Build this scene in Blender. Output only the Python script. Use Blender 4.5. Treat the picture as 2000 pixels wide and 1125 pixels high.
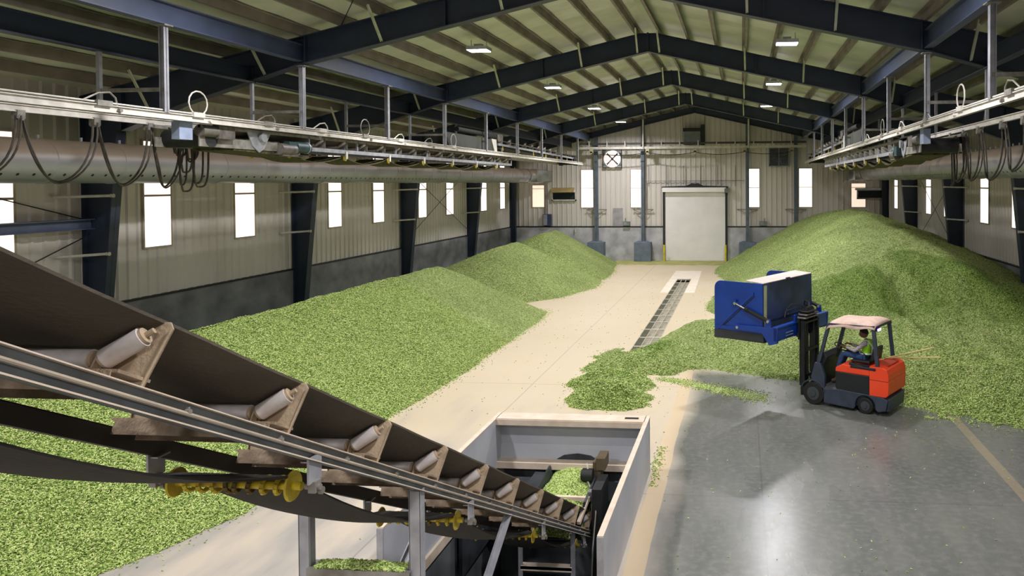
import bpy, math, random
import numpy as np
from mathutils import Vector, Matrix
random.seed(7); np.random.seed(7)
for o in list(bpy.data.objects): bpy.data.objects.remove(o)
SC = bpy.context.scene
COL = SC.collection

# ---------------------------------------------------------------- camera
F, XP, YP = 1484.763, 1305.787, 385.819
YAW, PIT, ROL, EYE = 0.0956, 0.0192, -0.0051, 4.7095
fw = Vector((-math.sin(YAW)*math.cos(PIT), math.cos(YAW)*math.cos(PIT), -math.sin(PIT)))
r0 = Vector((math.cos(YAW), math.sin(YAW), 0)); u0 = r0.cross(fw)
rr = r0*math.cos(ROL)+u0*math.sin(ROL); uu = -r0*math.sin(ROL)+u0*math.cos(ROL)
cam = bpy.data.cameras.new('camera'); co = bpy.data.objects.new('camera', cam); COL.objects.link(co)
cam.sensor_width = 36; cam.lens = F*36/2000
cam.shift_x = (1000-XP)/2000; cam.shift_y = (YP-562.5)/2000
cam.clip_end = 200; cam.clip_start = .05
M = Matrix.Identity(4)
for i in range(3): M[i][0] = rr[i]; M[i][1] = uu[i]; M[i][2] = -fw[i]
M[2][3] = EYE
co.matrix_world = M
SC.camera = co

# ---------------------------------------------------------------- world, exposure
w = bpy.data.worlds.new('world'); SC.world = w; w.use_nodes = True
w.node_tree.nodes['Background'].inputs[0].default_value = (.8, .88, 1, 1)
w.node_tree.nodes['Background'].inputs[1].default_value = 1.0
SC.view_settings.view_transform = 'Standard'; SC.view_settings.look = 'None'
SC.view_settings.gamma = 1; SC.view_settings.use_curve_mapping = False
SC.view_settings.exposure = 0.0
LAMP_W, WIN_E, LAMP_E = 320, 1.5, 30

# ---------------------------------------------------------------- helpers
def lin(c):
    c = c/255
    return c/12.92 if c <= .04045 else ((c+.055)/1.055)**2.4
def rgb(*c): return (lin(c[0]), lin(c[1]), lin(c[2]), 1)
MATS = {}
def mat(name, c, rough=.6, metal=0, c2=None, scale=3., bump=0, bscale=20., stretch=(1, 1, 1), lo=.35, hi=.65, spec=None):
    if name in MATS: return MATS[name]
    m = bpy.data.materials.new(name); m.use_nodes = True; nt = m.node_tree; b = nt.nodes['Principled BSDF']
    b.inputs['Base Color'].default_value = rgb(*c); b.inputs['Roughness'].default_value = rough; b.inputs['Metallic'].default_value = metal
    if spec is not None: b.inputs['Specular IOR Level'].default_value = spec
    tc = nt.nodes.new('ShaderNodeTexCoord'); mp = nt.nodes.new('ShaderNodeMapping'); mp.inputs['Scale'].default_value = stretch
    nt.links.new(tc.outputs['Object'], mp.inputs[0])
    n = nt.nodes.new('ShaderNodeTexNoise'); n.inputs['Scale'].default_value = scale; n.inputs['Detail'].default_value = 6
    nt.links.new(mp.outputs[0], n.inputs['Vector'])
    r = nt.nodes.new('ShaderNodeValToRGB'); r.color_ramp.elements[0].position = lo; r.color_ramp.elements[1].position = hi
    if c2 is None: c2 = [max(0, v*.86) for v in c]
    r.color_ramp.elements[0].color = rgb(*c2); r.color_ramp.elements[1].color = rgb(*c)
    nt.links.new(n.outputs[0], r.inputs[0]); nt.links.new(r.outputs[0], b.inputs['Base Color'])
    if bump:
        n2 = nt.nodes.new('ShaderNodeTexNoise'); n2.inputs['Scale'].default_value = bscale; n2.inputs['Detail'].default_value = 4
        nt.links.new(mp.outputs[0], n2.inputs['Vector'])
        bp = nt.nodes.new('ShaderNodeBump'); bp.inputs['Strength'].default_value = bump; bp.inputs['Distance'].default_value = .02
        nt.links.new(n2.outputs[0], bp.inputs['Height']); nt.links.new(bp.outputs[0], b.inputs['Normal'])
    MATS[name] = m; return m
def emit(name, c, s):
    if name in MATS: return MATS[name]
    m = bpy.data.materials.new(name); m.use_nodes = True; b = m.node_tree.nodes['Principled BSDF']
    b.inputs['Base Color'].default_value = rgb(*c); b.inputs['Emission Color'].default_value = rgb(*c); b.inputs['Emission Strength'].default_value = s
    MATS[name] = m; return m

WL = {}     # world location at build time
def tag(o, label=None, cat=None, group=None, kind=None):
    if label: o['label'] = label
    if cat: o['category'] = cat
    if group: o['group'] = group
    if kind: o['kind'] = kind
    return o
def thing(name, label, cat, loc=(0, 0, 0), group=None, kind=None):
    o = bpy.data.objects.new(name, None); COL.objects.link(o); o.location = loc; o.empty_display_size = .2
    WL[o.name] = Vector(loc); return tag(o, label, cat, group, kind)

class MB:
    def __init__(s): s.v = []; s.f = []
    def add(s, vs, fs):
        n = len(s.v); s.v += [tuple(v) for v in vs]; s.f += [tuple(i+n for i in f) for f in fs]; return s
    def box(s, x0, x1, y0, y1, z0, z1):
        vs = [(x, y, z) for z in (z0, z1) for y in (y0, y1) for x in (x0, x1)]
        return s.add(vs, [(0, 2, 3, 1), (4, 5, 7, 6), (0, 1, 5, 4), (2, 6, 7, 3), (0, 4, 6, 2), (1, 3, 7, 5)])
    def bar(s, p, q, wd, ht, up=(0, 0, 1)):
        p, q = Vector(p), Vector(q); d = (q-p).normalized(); up = Vector(up)
        sd = d.cross(up)
        if sd.length < 1e-4: sd = d.cross(Vector((0, 1, 0)))
        sd.normalize(); n = sd.cross(d)
        vs = [c+sd*a*wd/2+n*b*ht/2 for c in (p, q) for a, b in ((-1, -1), (1, -1), (1, 1), (-1, 1))]
        return s.add(vs, [(3, 2, 1, 0), (4, 5, 6, 7), (0, 1, 5, 4), (1, 2, 6, 5), (2, 3, 7, 6), (3, 0, 4, 7)])
    def cyl(s, p, q, r, r2=None, n=14, cap=True):
        p, q = Vector(p), Vector(q); r2 = r if r2 is None else r2; d = (q-p).normalized()
        a = d.cross(Vector((0, 0, 1)))
        if a.length < 1e-3: a = d.cross(Vector((1, 0, 0)))
        a.normalize(); b = a.cross(d)
        vs = [c+(a*math.cos(t)+b*math.sin(t))*R for c, R in ((p, r), (q, r2)) for t in [2*math.pi*i/n for i in range(n)]]
        fs = [(i, (i+1) % n, n+(i+1) % n, n+i) for i in range(n)]
        if cap: fs += [tuple(range(n))[::-1], tuple(range(n, 2*n))]
        return s.add(vs, fs)
    def tube(s, pts, r, n=8):
        pts = [Vector(p) for p in pts]; rings = []; prev = None
        for i, p in enumerate(pts):
            d = (pts[min(i+1, len(pts)-1)]-pts[max(i-1, 0)]).normalized()
            if prev is None:
                a = d.cross(Vector((0, 0, 1)))
                if a.length < 1e-3: a = d.cross(Vector((1, 0, 0)))
            else: a = prev-d*prev.dot(d)
            a.normalize(); prev = a; b = a.cross(d)
            rings += [p+(a*math.cos(t)+b*math.sin(t))*r for t in [2*math.pi*k/n for k in range(n)]]
        fs = [(i*n+k, i*n+(k+1) % n, (i+1)*n+(k+1) % n, (i+1)*n+k) for i in range(len(pts)-1) for k in range(n)]
        L = (len(pts)-1)*n
        fs += [tuple(range(n))[::-1], tuple(range(L, L+n))]
        return s.add(rings, fs)
    def prism(s, poly, off):     # 3D polygon swept by an offset vector
        n = len(poly); off = Vector(off); P = [Vector(p) for p in poly]
        return s.add(P+[p+off for p in P], [tuple(range(n))[::-1], tuple(range(n, 2*n))]+[(i, (i+1) % n, n+(i+1) % n, n+i) for i in range(n)])
    def ibeam(s, p, q, ht, fwd, tf=.02, tw=.012, up=(0, 0, 1)):
        p, q = Vector(p), Vector(q); d = (q-p).normalized(); sd = d.cross(Vector(up)).normalized(); n = sd.cross(d)
        s.bar(p+n*(ht/2-tf/2), q+n*(ht/2-tf/2), fwd, tf, up); s.bar(p-n*(ht/2-tf/2), q-n*(ht/2-tf/2), fwd, tf, up)
        return s.bar(p, q, tw, ht, up)
    def build(s, name, m, parent=None, smooth=False):
        v = np.array(s.v, dtype=float)
        c = Vector(((v[:, 0].min()+v[:, 0].max())/2, (v[:, 1].min()+v[:, 1].max())/2, v[:, 2].min()))
        me = bpy.data.meshes.new(name); me.from_pydata([tuple(Vector(p)-c) for p in s.v], [], s.f); me.update()
        o = bpy.data.objects.new(name, me); COL.objects.link(o); me.materials.append(m)
        if smooth:
            me.polygons.foreach_set('use_smooth', [True]*len(me.polygons))
            try: me.set_sharp_from_angle(angle=math.radians(40))
            except Exception: pass
        o.parent = parent; o.location = c-(WL[parent.name] if parent else Vector((0, 0, 0))); WL[o.name] = c
        return o
def dup(root, loc, label=None, group=None, rz=None):
    def rec(o, par):
        c = o.copy(); COL.objects.link(c); c.parent = par
        for ch in list(o.children): rec(ch, c)
        return c
    r = rec(root, root.parent); r.location = loc
    if label: r['label'] = label
    if group: r['group'] = group
    if rz is not None: r.rotation_euler = (0, 0, rz)
    return r
ORD = ['first', 'second', 'third', 'fourth', 'fifth', 'sixth', 'seventh', 'eighth', 'ninth', 'tenth', 'eleventh', 'twelfth', 'thirteenth', 'fourteenth', 'fifteenth']

# ---------------------------------------------------------------- dimensions
XC, HW = -2.765, 11.31
XL, XR = XC-HW, XC+HW
BAY, YA = 7.62, 15.06
YE = YA+4*BAY            # gable wall
YF = -15.5                # wall behind the camera
def rtop(x): return 9.23-.232*abs(x-XC)      # top of rafters
def rbot(x):
    a = abs(x-XC)
    if a < 6.4: return 8.63-.228*a
    return 8.63-.228*6.4-.30*(a-6.4) if a < 9 else 8.63-.228*6.4-.30*2.6-.40*(a-9)
PUR = .2
def roofz(x): return rtop(x)+PUR+.01

# ---------------------------------------------------------------- materials
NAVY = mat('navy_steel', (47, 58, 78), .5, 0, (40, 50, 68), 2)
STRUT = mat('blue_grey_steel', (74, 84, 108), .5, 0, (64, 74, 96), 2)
GALV = mat('galvanised_steel', (178, 180, 186), .42, .35, (150, 152, 158), 5)
GALVD = mat('dusty_galvanised_steel', (150, 148, 142), .55, .2, (112, 108, 98), 6)
PURL = mat('purlin_steel', (146, 138, 128), .55, .15, (122, 114, 102), 2)
DARK = mat('dark_metal', (38, 40, 42), .55, .1, (28, 29, 30), 8)
BLACK = mat('black_rubber', (26, 26, 27), .75, 0, (18, 18, 18), 8)
BELT = mat('belt_rubber', (90, 82, 68), .8, 0, (72, 66, 55), 3, .25, 60, (1, .1, 1))
TAN = mat('dusty_bracket_steel', (186, 166, 140), .8, 0, (160, 142, 118), 9, .2, 60)
DUSTEDGE = mat('dusty_edge', (220, 204, 186), .85, 0, (206, 188, 168), 5)
STRING = mat('stringer_steel', (128, 134, 138), .45, .2, (104, 108, 110), 5)
ROLLW = mat('worn_white_roller', (226, 220, 218), .4, .05, (188, 180, 174), 9)
YEL = mat('yellow_roller', (204, 184, 40), .55, 0, (164, 142, 26), 10)
CONC = mat('stained_concrete', (138, 140, 144), .85, 0, (98, 100, 106), 1.3, .3, 14, (1, 1, 1.4), .3, .7)
HOPST = mat('hopper_painted_steel', (186, 190, 198), .55, 0, (170, 174, 182), 1.2)
GRILL = mat('grate_steel', (186, 180, 158), .7, 0, (118, 112, 96), 8)
PIPEW = mat('pale_pipe', (214, 210, 202), .5, 0, (190, 186, 176), 6)

def floor_mat():
    m = bpy.data.materials.new('floor_concrete'); m.use_nodes = True; nt = m.node_tree; b = nt.nodes['Principled BSDF']
    N = nt.nodes.new; L = nt.links.new
    tc = N('ShaderNodeTexCoord'); sx = N('ShaderNodeSeparateXYZ'); L(tc.outputs['Object'], sx.inputs[0])
    def noise(sc, st=(1, 1, 1), rot=0, det=7):
        mp = N('ShaderNodeMapping'); mp.inputs['Scale'].default_value = st; mp.inputs['Rotation'].default_value = (0, 0, rot)
        L(tc.outputs['Object'], mp.inputs[0]); n = N('ShaderNodeTexNoise'); n.inputs['Scale'].default_value = sc; n.inputs['Detail'].default_value = det
        L(mp.outputs[0], n.inputs['Vector']); return n.outputs[0]
    def math_(op, a, b_=None, clamp=False):
        n = N('ShaderNodeMath'); n.operation = op; n.use_clamp = clamp
        for i, q in enumerate((a, b_)):
            if q is None: continue
            if isinstance(q, (int, float)): n.inputs[i].default_value = q
            else: L(q, n.inputs[i])
        return n.outputs[0]
    def ramp(v, a, ca, b_, cb):
        r = N('ShaderNodeValToRGB'); r.color_ramp.elements[0].position = a; r.color_ramp.elements[1].position = b_
        r.color_ramp.elements[0].color = ca; r.color_ramp.elements[1].color = cb; L(v, r.inputs[0]); return r.outputs[0]
    def mix(f, a, c):
        n = N('ShaderNodeMix'); n.data_type = 'RGBA'; L(f, n.inputs[0])
        for s, q in ((6, a), (7, c)):
            if isinstance(q, tuple): n.inputs[s].default_value = q
            else: L(q, n.inputs[s])
        return n.outputs[2]
    n1 = noise(.5); n2 = noise(1.6, (1, .3, 1), .8, 9); n3 = noise(9)
    # how clean the slab is: right of x=-1.3 and this side of y=19 the slab is swept
    wob = math_('MULTIPLY', math_('SUBTRACT', n1, .5), .7)
    mx = math_('MULTIPLY', math_('ADD', math_('ADD', sx.outputs[0], wob), 1.38), 2.2, True)
    my = math_('MULTIPLY', math_('SUBTRACT', 19.6, math_('ADD', sx.outputs[1], wob)), .9, True)
    swept = math_('MULTIPLY', mx, my, True)
    # the near left floor is only thinly dusted
    thin = math_('MULTIPLY', math_('SUBTRACT', 15.5, math_('ADD', sx.outputs[1], math_('MULTIPLY', math_('SUBTRACT', n2, .5), 9.))), .16, True)
    dust = mix(n1, rgb(204, 191, 168), rgb(198, 182, 150))
    dusty = mix(math_('MULTIPLY', thin, .85), dust, ramp(n2, .38, rgb(150, 148, 146), .62, rgb(188, 178, 166)))
    grey = ramp(n2, .1, rgb(88, 92, 92), .9, rgb(122, 123, 116))
    grey2 = mix(math_('MULTIPLY', ramp(n3, .45, (0, 0, 0, 1), .75, (1, 1, 1, 1)), .35), grey, rgb(150, 148, 140))
    col = mix(swept, dusty, grey2)
    # saw-cut joints
    def line(coord, at, wd):
        return math_('LESS_THAN', math_('ABSOLUTE', math_('SUBTRACT', coord, at)), wd)
    j = None
    for c_, at, wd in ((1, 11.35, .012), (0, .3, .012), (1, 5.3, .012), (0, 6.4, .012), (1, 17.4, .012), (0, -4.9, .012)):
        l_ = line(sx.outputs[c_], at, wd); j = l_ if j is None else math_('MAXIMUM', j, l_)
    col = mix(math_('MULTIPLY', j, .35), col, rgb(74, 74, 74))
    band = math_('MULTIPLY', line(math_('ADD', sx.outputs[0], math_('MULTIPLY', wob, .1)), 4.2, .09), math_('MULTIPLY', swept, .42))
    col = mix(band, col, rgb(176, 158, 124))
    band2 = math_('MULTIPLY', line(math_('ADD', sx.outputs[0], math_('MULTIPLY', wob, .15)), -1.32, .13), .75)
    col = mix(math_('MULTIPLY', band2, my), col, rgb(205, 182, 146))
    L(col, b.inputs['Base Color'])
    rg = math_('ADD', math_('MULTIPLY', math_('SUBTRACT', 1, swept), .42), math_('ADD', .14, math_('MULTIPLY', n2, .26)))
    L(rg, b.inputs['Roughness'])
    bp = N('ShaderNodeBump'); bp.inputs['Strength'].default_value = .12; bp.inputs['Distance'].default_value = .01; L(n3, bp.inputs['Height']); L(bp.outputs[0], b.inputs['Normal'])
    return m
FLOORM = floor_mat()

def pellet_mat(name, base=(1, 1, 1), per_instance=False):
    m = bpy.data.materials.new(name); m.use_nodes = True; nt = m.node_tree; b = nt.nodes['Principled BSDF']; N = nt.nodes.new; L = nt.links.new
    b.inputs['Roughness'].default_value = .8; b.inputs['Specular IOR Level'].default_value = .25
    r = N('ShaderNodeValToRGB'); e = r.color_ramp.elements
    e[0].position = 0; e[0].color = rgb(82, 110, 42); e[1].position = 1; e[1].color = rgb(228, 236, 166)
    k = e.new(.5); k.color = rgb(166, 192, 102)
    if per_instance:
        oi = N('ShaderNodeObjectInfo'); L(oi.outputs['Random'], r.inputs[0]); L(r.outputs[0], b.inputs['Base Color'])
    else:
        tc = N('ShaderNodeTexCoord')
        n = N('ShaderNodeTexNoise'); n.inputs['Scale'].default_value = 30; L(tc.outputs['Object'], n.inputs['Vector'])
        mx = N('ShaderNodeMix'); mx.data_type = 'RGBA'; mx.blend_type = 'LINEAR_LIGHT'; mx.inputs[0].default_value = .03
        L(tc.outputs['Object'], mx.inputs[6]); L(n.outputs['Color'], mx.inputs[7])
        v = N('ShaderNodeTexVoronoi'); v.inputs['Scale'].default_value = 44; L(mx.outputs[2], v.inputs['Vector'])
        sx = N('ShaderNodeSeparateColor'); L(v.outputs['Color'], sx.inputs[0]); L(sx.outputs[0], r.inputs[0])
        # broad drifts of paler, dustier pellets
        n4 = N('ShaderNodeTexNoise'); n4.inputs['Scale'].default_value = .55; n4.inputs['Detail'].default_value = 5; L(tc.outputs['Object'], n4.inputs['Vector'])
        h = N('ShaderNodeHueSaturation'); L(r.outputs[0], h.inputs['Color'])
        mr = N('ShaderNodeMapRange'); mr.inputs[1].default_value = .3; mr.inputs[2].default_value = .7; mr.inputs[3].default_value = .86; mr.inputs[4].default_value = 1.12
        L(n4.outputs[0], mr.inputs[0]); L(mr.outputs[0], h.inputs['Value'])
        fa = N('ShaderNodeAttribute'); fa.attribute_name = 'fresh'; fm = N('ShaderNodeMix'); fm.data_type = 'RGBA'; fm.blend_type = 'MULTIPLY'
        L(fa.outputs['Fac'], fm.inputs[0]); L(h.outputs[0], fm.inputs[6]); fm.inputs[7].default_value = (.50, .62, .36, 1)
        L(fm.outputs[2], b.inputs['Base Color'])
        n2 = N('ShaderNodeTexNoise'); n2.inputs['Scale'].default_value = 9; n2.inputs['Detail'].default_value = 5; L(tc.outputs['Object'], n2.inputs['Vector'])
        b1 = N('ShaderNodeBump'); b1.inputs['Strength'].default_value = 1; b1.inputs['Distance'].default_value = .14; L(n2.outputs[0], b1.inputs['Height'])
        b2 = N('ShaderNodeBump'); b2.invert = True; b2.inputs['Strength'].default_value = 1; b2.inputs['Distance'].default_value = .035
        L(v.outputs['Distance'], b2.inputs['Height']); L(b1.outputs[0], b2.inputs['Normal']); L(b2.outputs[0], b.inputs['Normal'])
    return m
PELLET = pellet_mat('green_pellets'); PELLETI = pellet_mat('green_pellet_grain', per_instance=True)

# ================================================================ ROOM
# floor with the pit and the grated trench cut out
PIT = (-4.0, -1.53, 8.0, 12.2); TR = (-3.14, -2.45, 20.4, 37.0)
xs = sorted([XL-.3, PIT[0], TR[0], TR[1], PIT[1], XR+.3]); ys = sorted([YF-.3, PIT[2], PIT[3], TR[2], TR[3], YE+.3])
mb = MB()
for i in range(len(xs)-1):
    for j in range(len(ys)-1):
        cx, cy = (xs[i]+xs[i+1])/2, (ys[j]+ys[j+1])/2
        if any(h[0] < cx < h[1] and h[2] < cy < h[3] for h in (PIT, TR)): continue
        mb.add([(xs[i], ys[j], 0), (xs[i+1], ys[j], 0), (xs[i+1], ys[j+1], 0), (xs[i], ys[j+1], 0)], [(0, 1, 2, 3)])
fl = mb.build('floor', FLOORM); fl['kind'] = 'structure'
fl.data.transform(Matrix.Translation(fl.location)); fl.location = (0, 0, 0)
# pit lining
mb = MB(); a, b_, c, d = PIT; zb = -1.9
for p, q in (((a, c), (b_, c)), ((b_, c), (b_, d)), ((b_, d), (a, d)), ((a, d), (a, c))):
    mb.add([(p[0], p[1], 0), (q[0], q[1], 0), (q[0], q[1], zb), (p[0], p[1], zb)], [(0, 1, 2, 3)])
mb.add([(a, c, zb), (b_, c, zb), (b_, d, zb), (a, d, zb)], [(0, 1, 2, 3)])
o = mb.build('floor_pit_lining', mat('pit_concrete', (104, 108, 112), .85, 0, (60, 64, 68), 1.5, .3, 12, (1, 1, .4)), None); o['kind'] = 'structure'

def corrug(o_, u, n, L0, L1, zlo, ztop, pitch=.3, rib=.05, d=.04):
    """ribbed sheet: start point, run direction, inward normal"""
    pts = []; t = L0
    while t < L1-1e-6:
        e = min(t+pitch, L1)
        pts += [(t, 0), (min(t+pitch*.55, e), 0), (min(t+pitch*.55+rib*.6, e), d), (min(t+pitch*.55+rib*1.6, e), d), (min(t+pitch*.55+rib*2.2, e), 0)]
        t = e
    pts.append((L1, 0)); m_ = MB(); vs = []; fs = []
    for k, (t, dd) in enumerate(pts):
        P = Vector(o_)+Vector(u)*t+Vector(n)*dd
        vs += [(P.x, P.y, zlo), (P.x, P.y, ztop(P.x))]
        if k: fs.append((2*k-2, 2*k, 2*k+1, 2*k-1))
    return m_.add(vs, fs)
SIDE = mat('warm_grey_siding', (220, 214, 208), .5, .1, (204, 198, 190), .5, 0, 3, (1, 1, .3))
zc = 2.06
for nm, X, n in (('wall_left', XL, (1, 0, 0)), ('wall_right', XR, (-1, 0, 0))):
    o = corrug((X, YF, 0), (0, 1, 0), n, 0, YE-YF, zc, lambda x: rtop(XL)+.3).build(nm, SIDE); o['kind'] = 'structure'
    s = n[0]
    c_ = MB().box(min(X-s*.2, X+s*.07), max(X-s*.2, X+s*.07), YF, YE, -.05, zc-.02).build('concrete_base', CONC, o); c_['label'] = 'stained grey concrete stem wall'
    c_ = MB().box(min(X-s*.02, X+s*.09), max(X-s*.02, X+s*.09), YF, YE, zc-.02, zc+.03).build('base_flashing', DARK, o)
    for zg in (4.48, 3.95):
        pass
o = corrug((XL, YE, 0), (1, 0, 0), (0, -1, 0), 0, XR-XL, zc, lambda x: roofz(x)).build('wall_back', SIDE); o['kind'] = 'structure'
DX0, DX1, DH = XC-1.83, XC+1.83, 4.27
mb = MB().box(XL, DX0-.08, YE-.1, YE+.2, -.05, zc-.02).box(DX1+.08, XR, YE-.1, YE+.2, -.05, zc-.02); mb.build('concrete_base', mat('pale_stained_concrete', (196, 196, 200), .85, 0, (160, 160, 164), 1.6, .2, 14), o)
MB().box(XL, DX0-.08, YE-.12, YE+.02, zc-.02, zc+.05).box(DX1+.08, XR, YE-.12, YE+.02, zc-.02, zc+.05).build('base_flashing', DARK, o)
o = MB().box(XL, XR, YF-.2, YF, 0, 9.6).build('wall_front', SIDE); o['kind'] = 'structure'

# ceiling: two insulated slopes
CEILM = mat('white_roof_insulation', (214, 218, 200), .32, 0, (196, 202, 180), 1.2, .5, 2.2, (1, 1, 1))
mb = MB()
ysr = np.arange(YF-.2, YE+.4, .38)
for sgn in (-1, 1):
    vs = []; fs = []; nx = 28
    for i in range(nx+1):
        x = XC+sgn*HW*i/nx*1.005
        for j, y in enumerate(ysr):
            vs.append((x, y, roofz(x)+.02*math.sin(i*1.7+j*.9)*0+.012*math.sin(y*4.1)))
    m_ = len(ysr)
    for i in range(nx):
        for j in range(m_-1): fs.append((i*m_+j, (i+1)*m_+j, (i+1)*m_+j+1, i*m_+j+1))
    mb.add(vs, fs)
o = mb.build('ceiling', CEILM, smooth=False); o['kind'] = 'structure'

# windows (translucent strips set in the siding)
PANE = emit('daylit_translucent_panel', (255, 238, 228), WIN_E)
PANEW = emit('hazy_translucent_panel', (250, 226, 204), WIN_E*.62)
FRM = mat('window_trim', (190, 178, 160), .6)
wn = [0]
def window(axis, X, a, b, z0, z1, s, pane=PANE, girt_z=(4.49,)):
    wn[0] += 1; t = .045
    nm = 'window_%d' % wn[0]
    if axis == 'x':
        root = thing(nm, None, None, (X+s*.03, (a+b)/2, z0), kind='structure')
        MB().box(min(X+s*.03, X+s*.045), max(X+s*.03, X+s*.045), a, b, z0, z1).build('pane', pane, root)
        fr = MB()
        for A, B_, Z0, Z1 in ((a-t, a, z0-t, z1+t), (b, b+t, z0-t, z1+t), (a, b, z0-t, z0), (a, b, z1, z1+t)):
            fr.box(min(X+s*.0, X+s*.055), max(X, X+s*.055), A, B_, Z0, Z1)
        for z in girt_z: fr.box(min(X+s*.04, X+s*.06), max(X+s*.04, X+s*.06), a, b, z-.045, z+.005)  # strip added on the pane for the girt's dark outline behind it
    else:
        root = thing(nm, None, None, ((a+b)/2, X-.03, z0), kind='structure')
        MB().box(a, b, X-.045, X-.03, z0, z1).build('pane', pane, root)
        fr = MB()
        for A, B_, Z0, Z1 in ((a-t, a, z0-t, z1+t), (b, b+t, z0-t, z1+t), (a, b, z0-t, z0), (a, b, z1, z1+t)): fr.box(A, B_, X-.055, X, Z0, Z1)
        for z in girt_z: fr.box(a, b, X-.06, X-.04, z-.025, z+.005)
    fr.build('window_frame', FRM, root)
for a, b in ((-13.3, -12.5), (-10, -9.2), (-5.9, -5.1), (-2.4, -1.6), (1.2, 2.), (5.1, 5.9), (9.1, 9.9), (12.6, 13.43), (16.67, 17.5), (19.9, 20.74), (24.71, 25.54), (27.88, 28.74), (31.98, 32.8), (35.12, 36.), (39.95, 40.85), (43.25, 44.1)):
    window('x', XL, a, b, 3.25, 5.76, 1)
for a, b in ((-13.3, -12.5), (-10, -9.2), (-5.9, -5.1), (-2.4, -1.6), (1.2, 2.), (5.1, 5.9), (9.1, 9.9), (12.6, 13.43), (16.67, 17.5), (20.0, 20.8), (24.05, 24.9), (27.2, 28.08), (32.1, 32.96), (35.2, 36.1), (39.95, 40.7), (42.52, 43.4)):
    window('x', XR, a, b, 3.25, 5.76, -1)
for a, b in ((-9.69, -8.96), (-6.64, -5.98), (.4, 1.06), (3.4, 4.15)): window('y', YE, a, b, 3.25, 5.52, 1, girt_z=(4.42,))
window('y', YE, -12.72, -12.0, 3.28, 4.6, 1, PANEW, (4.4,)); window('y', YE, 6.44, 7.24, 3.24, 4.62, 1, PANEW, (4.4,))

# roll-up door
rt = thing('door_1', None, None, (XC, YE-.1, 0), kind='structure')
DW = mat('white_door_curtain', (244, 242, 242), .5, 0, (236, 234, 234), 1.1)
mb = MB(); nsl = 52
for i in range(nsl):
    z0 = .04+(DH-.1)*i/nsl; z1 = .04+(DH-.1)*(i+1)/nsl
    mb.box(DX0+.03, DX1-.03, YE-.15, YE-.12, z0, z1-.006)
    mb.box(DX0+.03, DX1-.03, YE-.14, YE-.12, z1-.006, z1)
mb.build('door_curtain', DW, rt)
MB().box(DX0-.1, DX0+.03, YE-.2, YE-.08, 0, DH+.05).box(DX1-.03, DX1+.1, YE-.2, YE-.08, 0, DH+.05).build('door_track', DARK, rt)
MB().box(DX0-.1, DX1+.02, YE-.42, YE-.12, DH-.1, DH+.16).build('door_hood', DW, rt)
mb = MB(); mb.prism([(DX0-.14, YE-.4, DH+.14), (DX0-.14, YE-.4, DH+.22), (XC-.5, YE-.4, DH+.27), (XC-.22, YE-.4, DH+.4), (XC+.22, YE-.4, DH+.4), (XC+.5, YE-.4, DH+.27), (DX1+.16, YE-.4, DH+.22), (DX1+.16, YE-.4, DH+.14)], (0, .3, 0))
mb.build('hood_top', DARK, rt)
MB().box(DX1-.06, DX1+.18, YE-.5, YE-.2, DH-.16, DH+.1).build('door_motor', mat('motor_grey', (120, 120, 118), .5, .3), rt)
MB().box(DX0, DX1, YE-.17, YE-.1, 0, .05).build('bottom_seal', BLACK, rt)
for i, X in enumerate((DX0+.0, DX1+.0)):
    tag(MB().cyl((X, YE-.55, 0), (X, YE-.55, 1.02), .06).build('bollard', mat('bollard_yellow', (232, 214, 50), .5), None, True),
        'yellow steel bollard at the %s side of the white roll-up door' % ('left', 'right')[i], 'bollard', 'door bollards')

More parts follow.
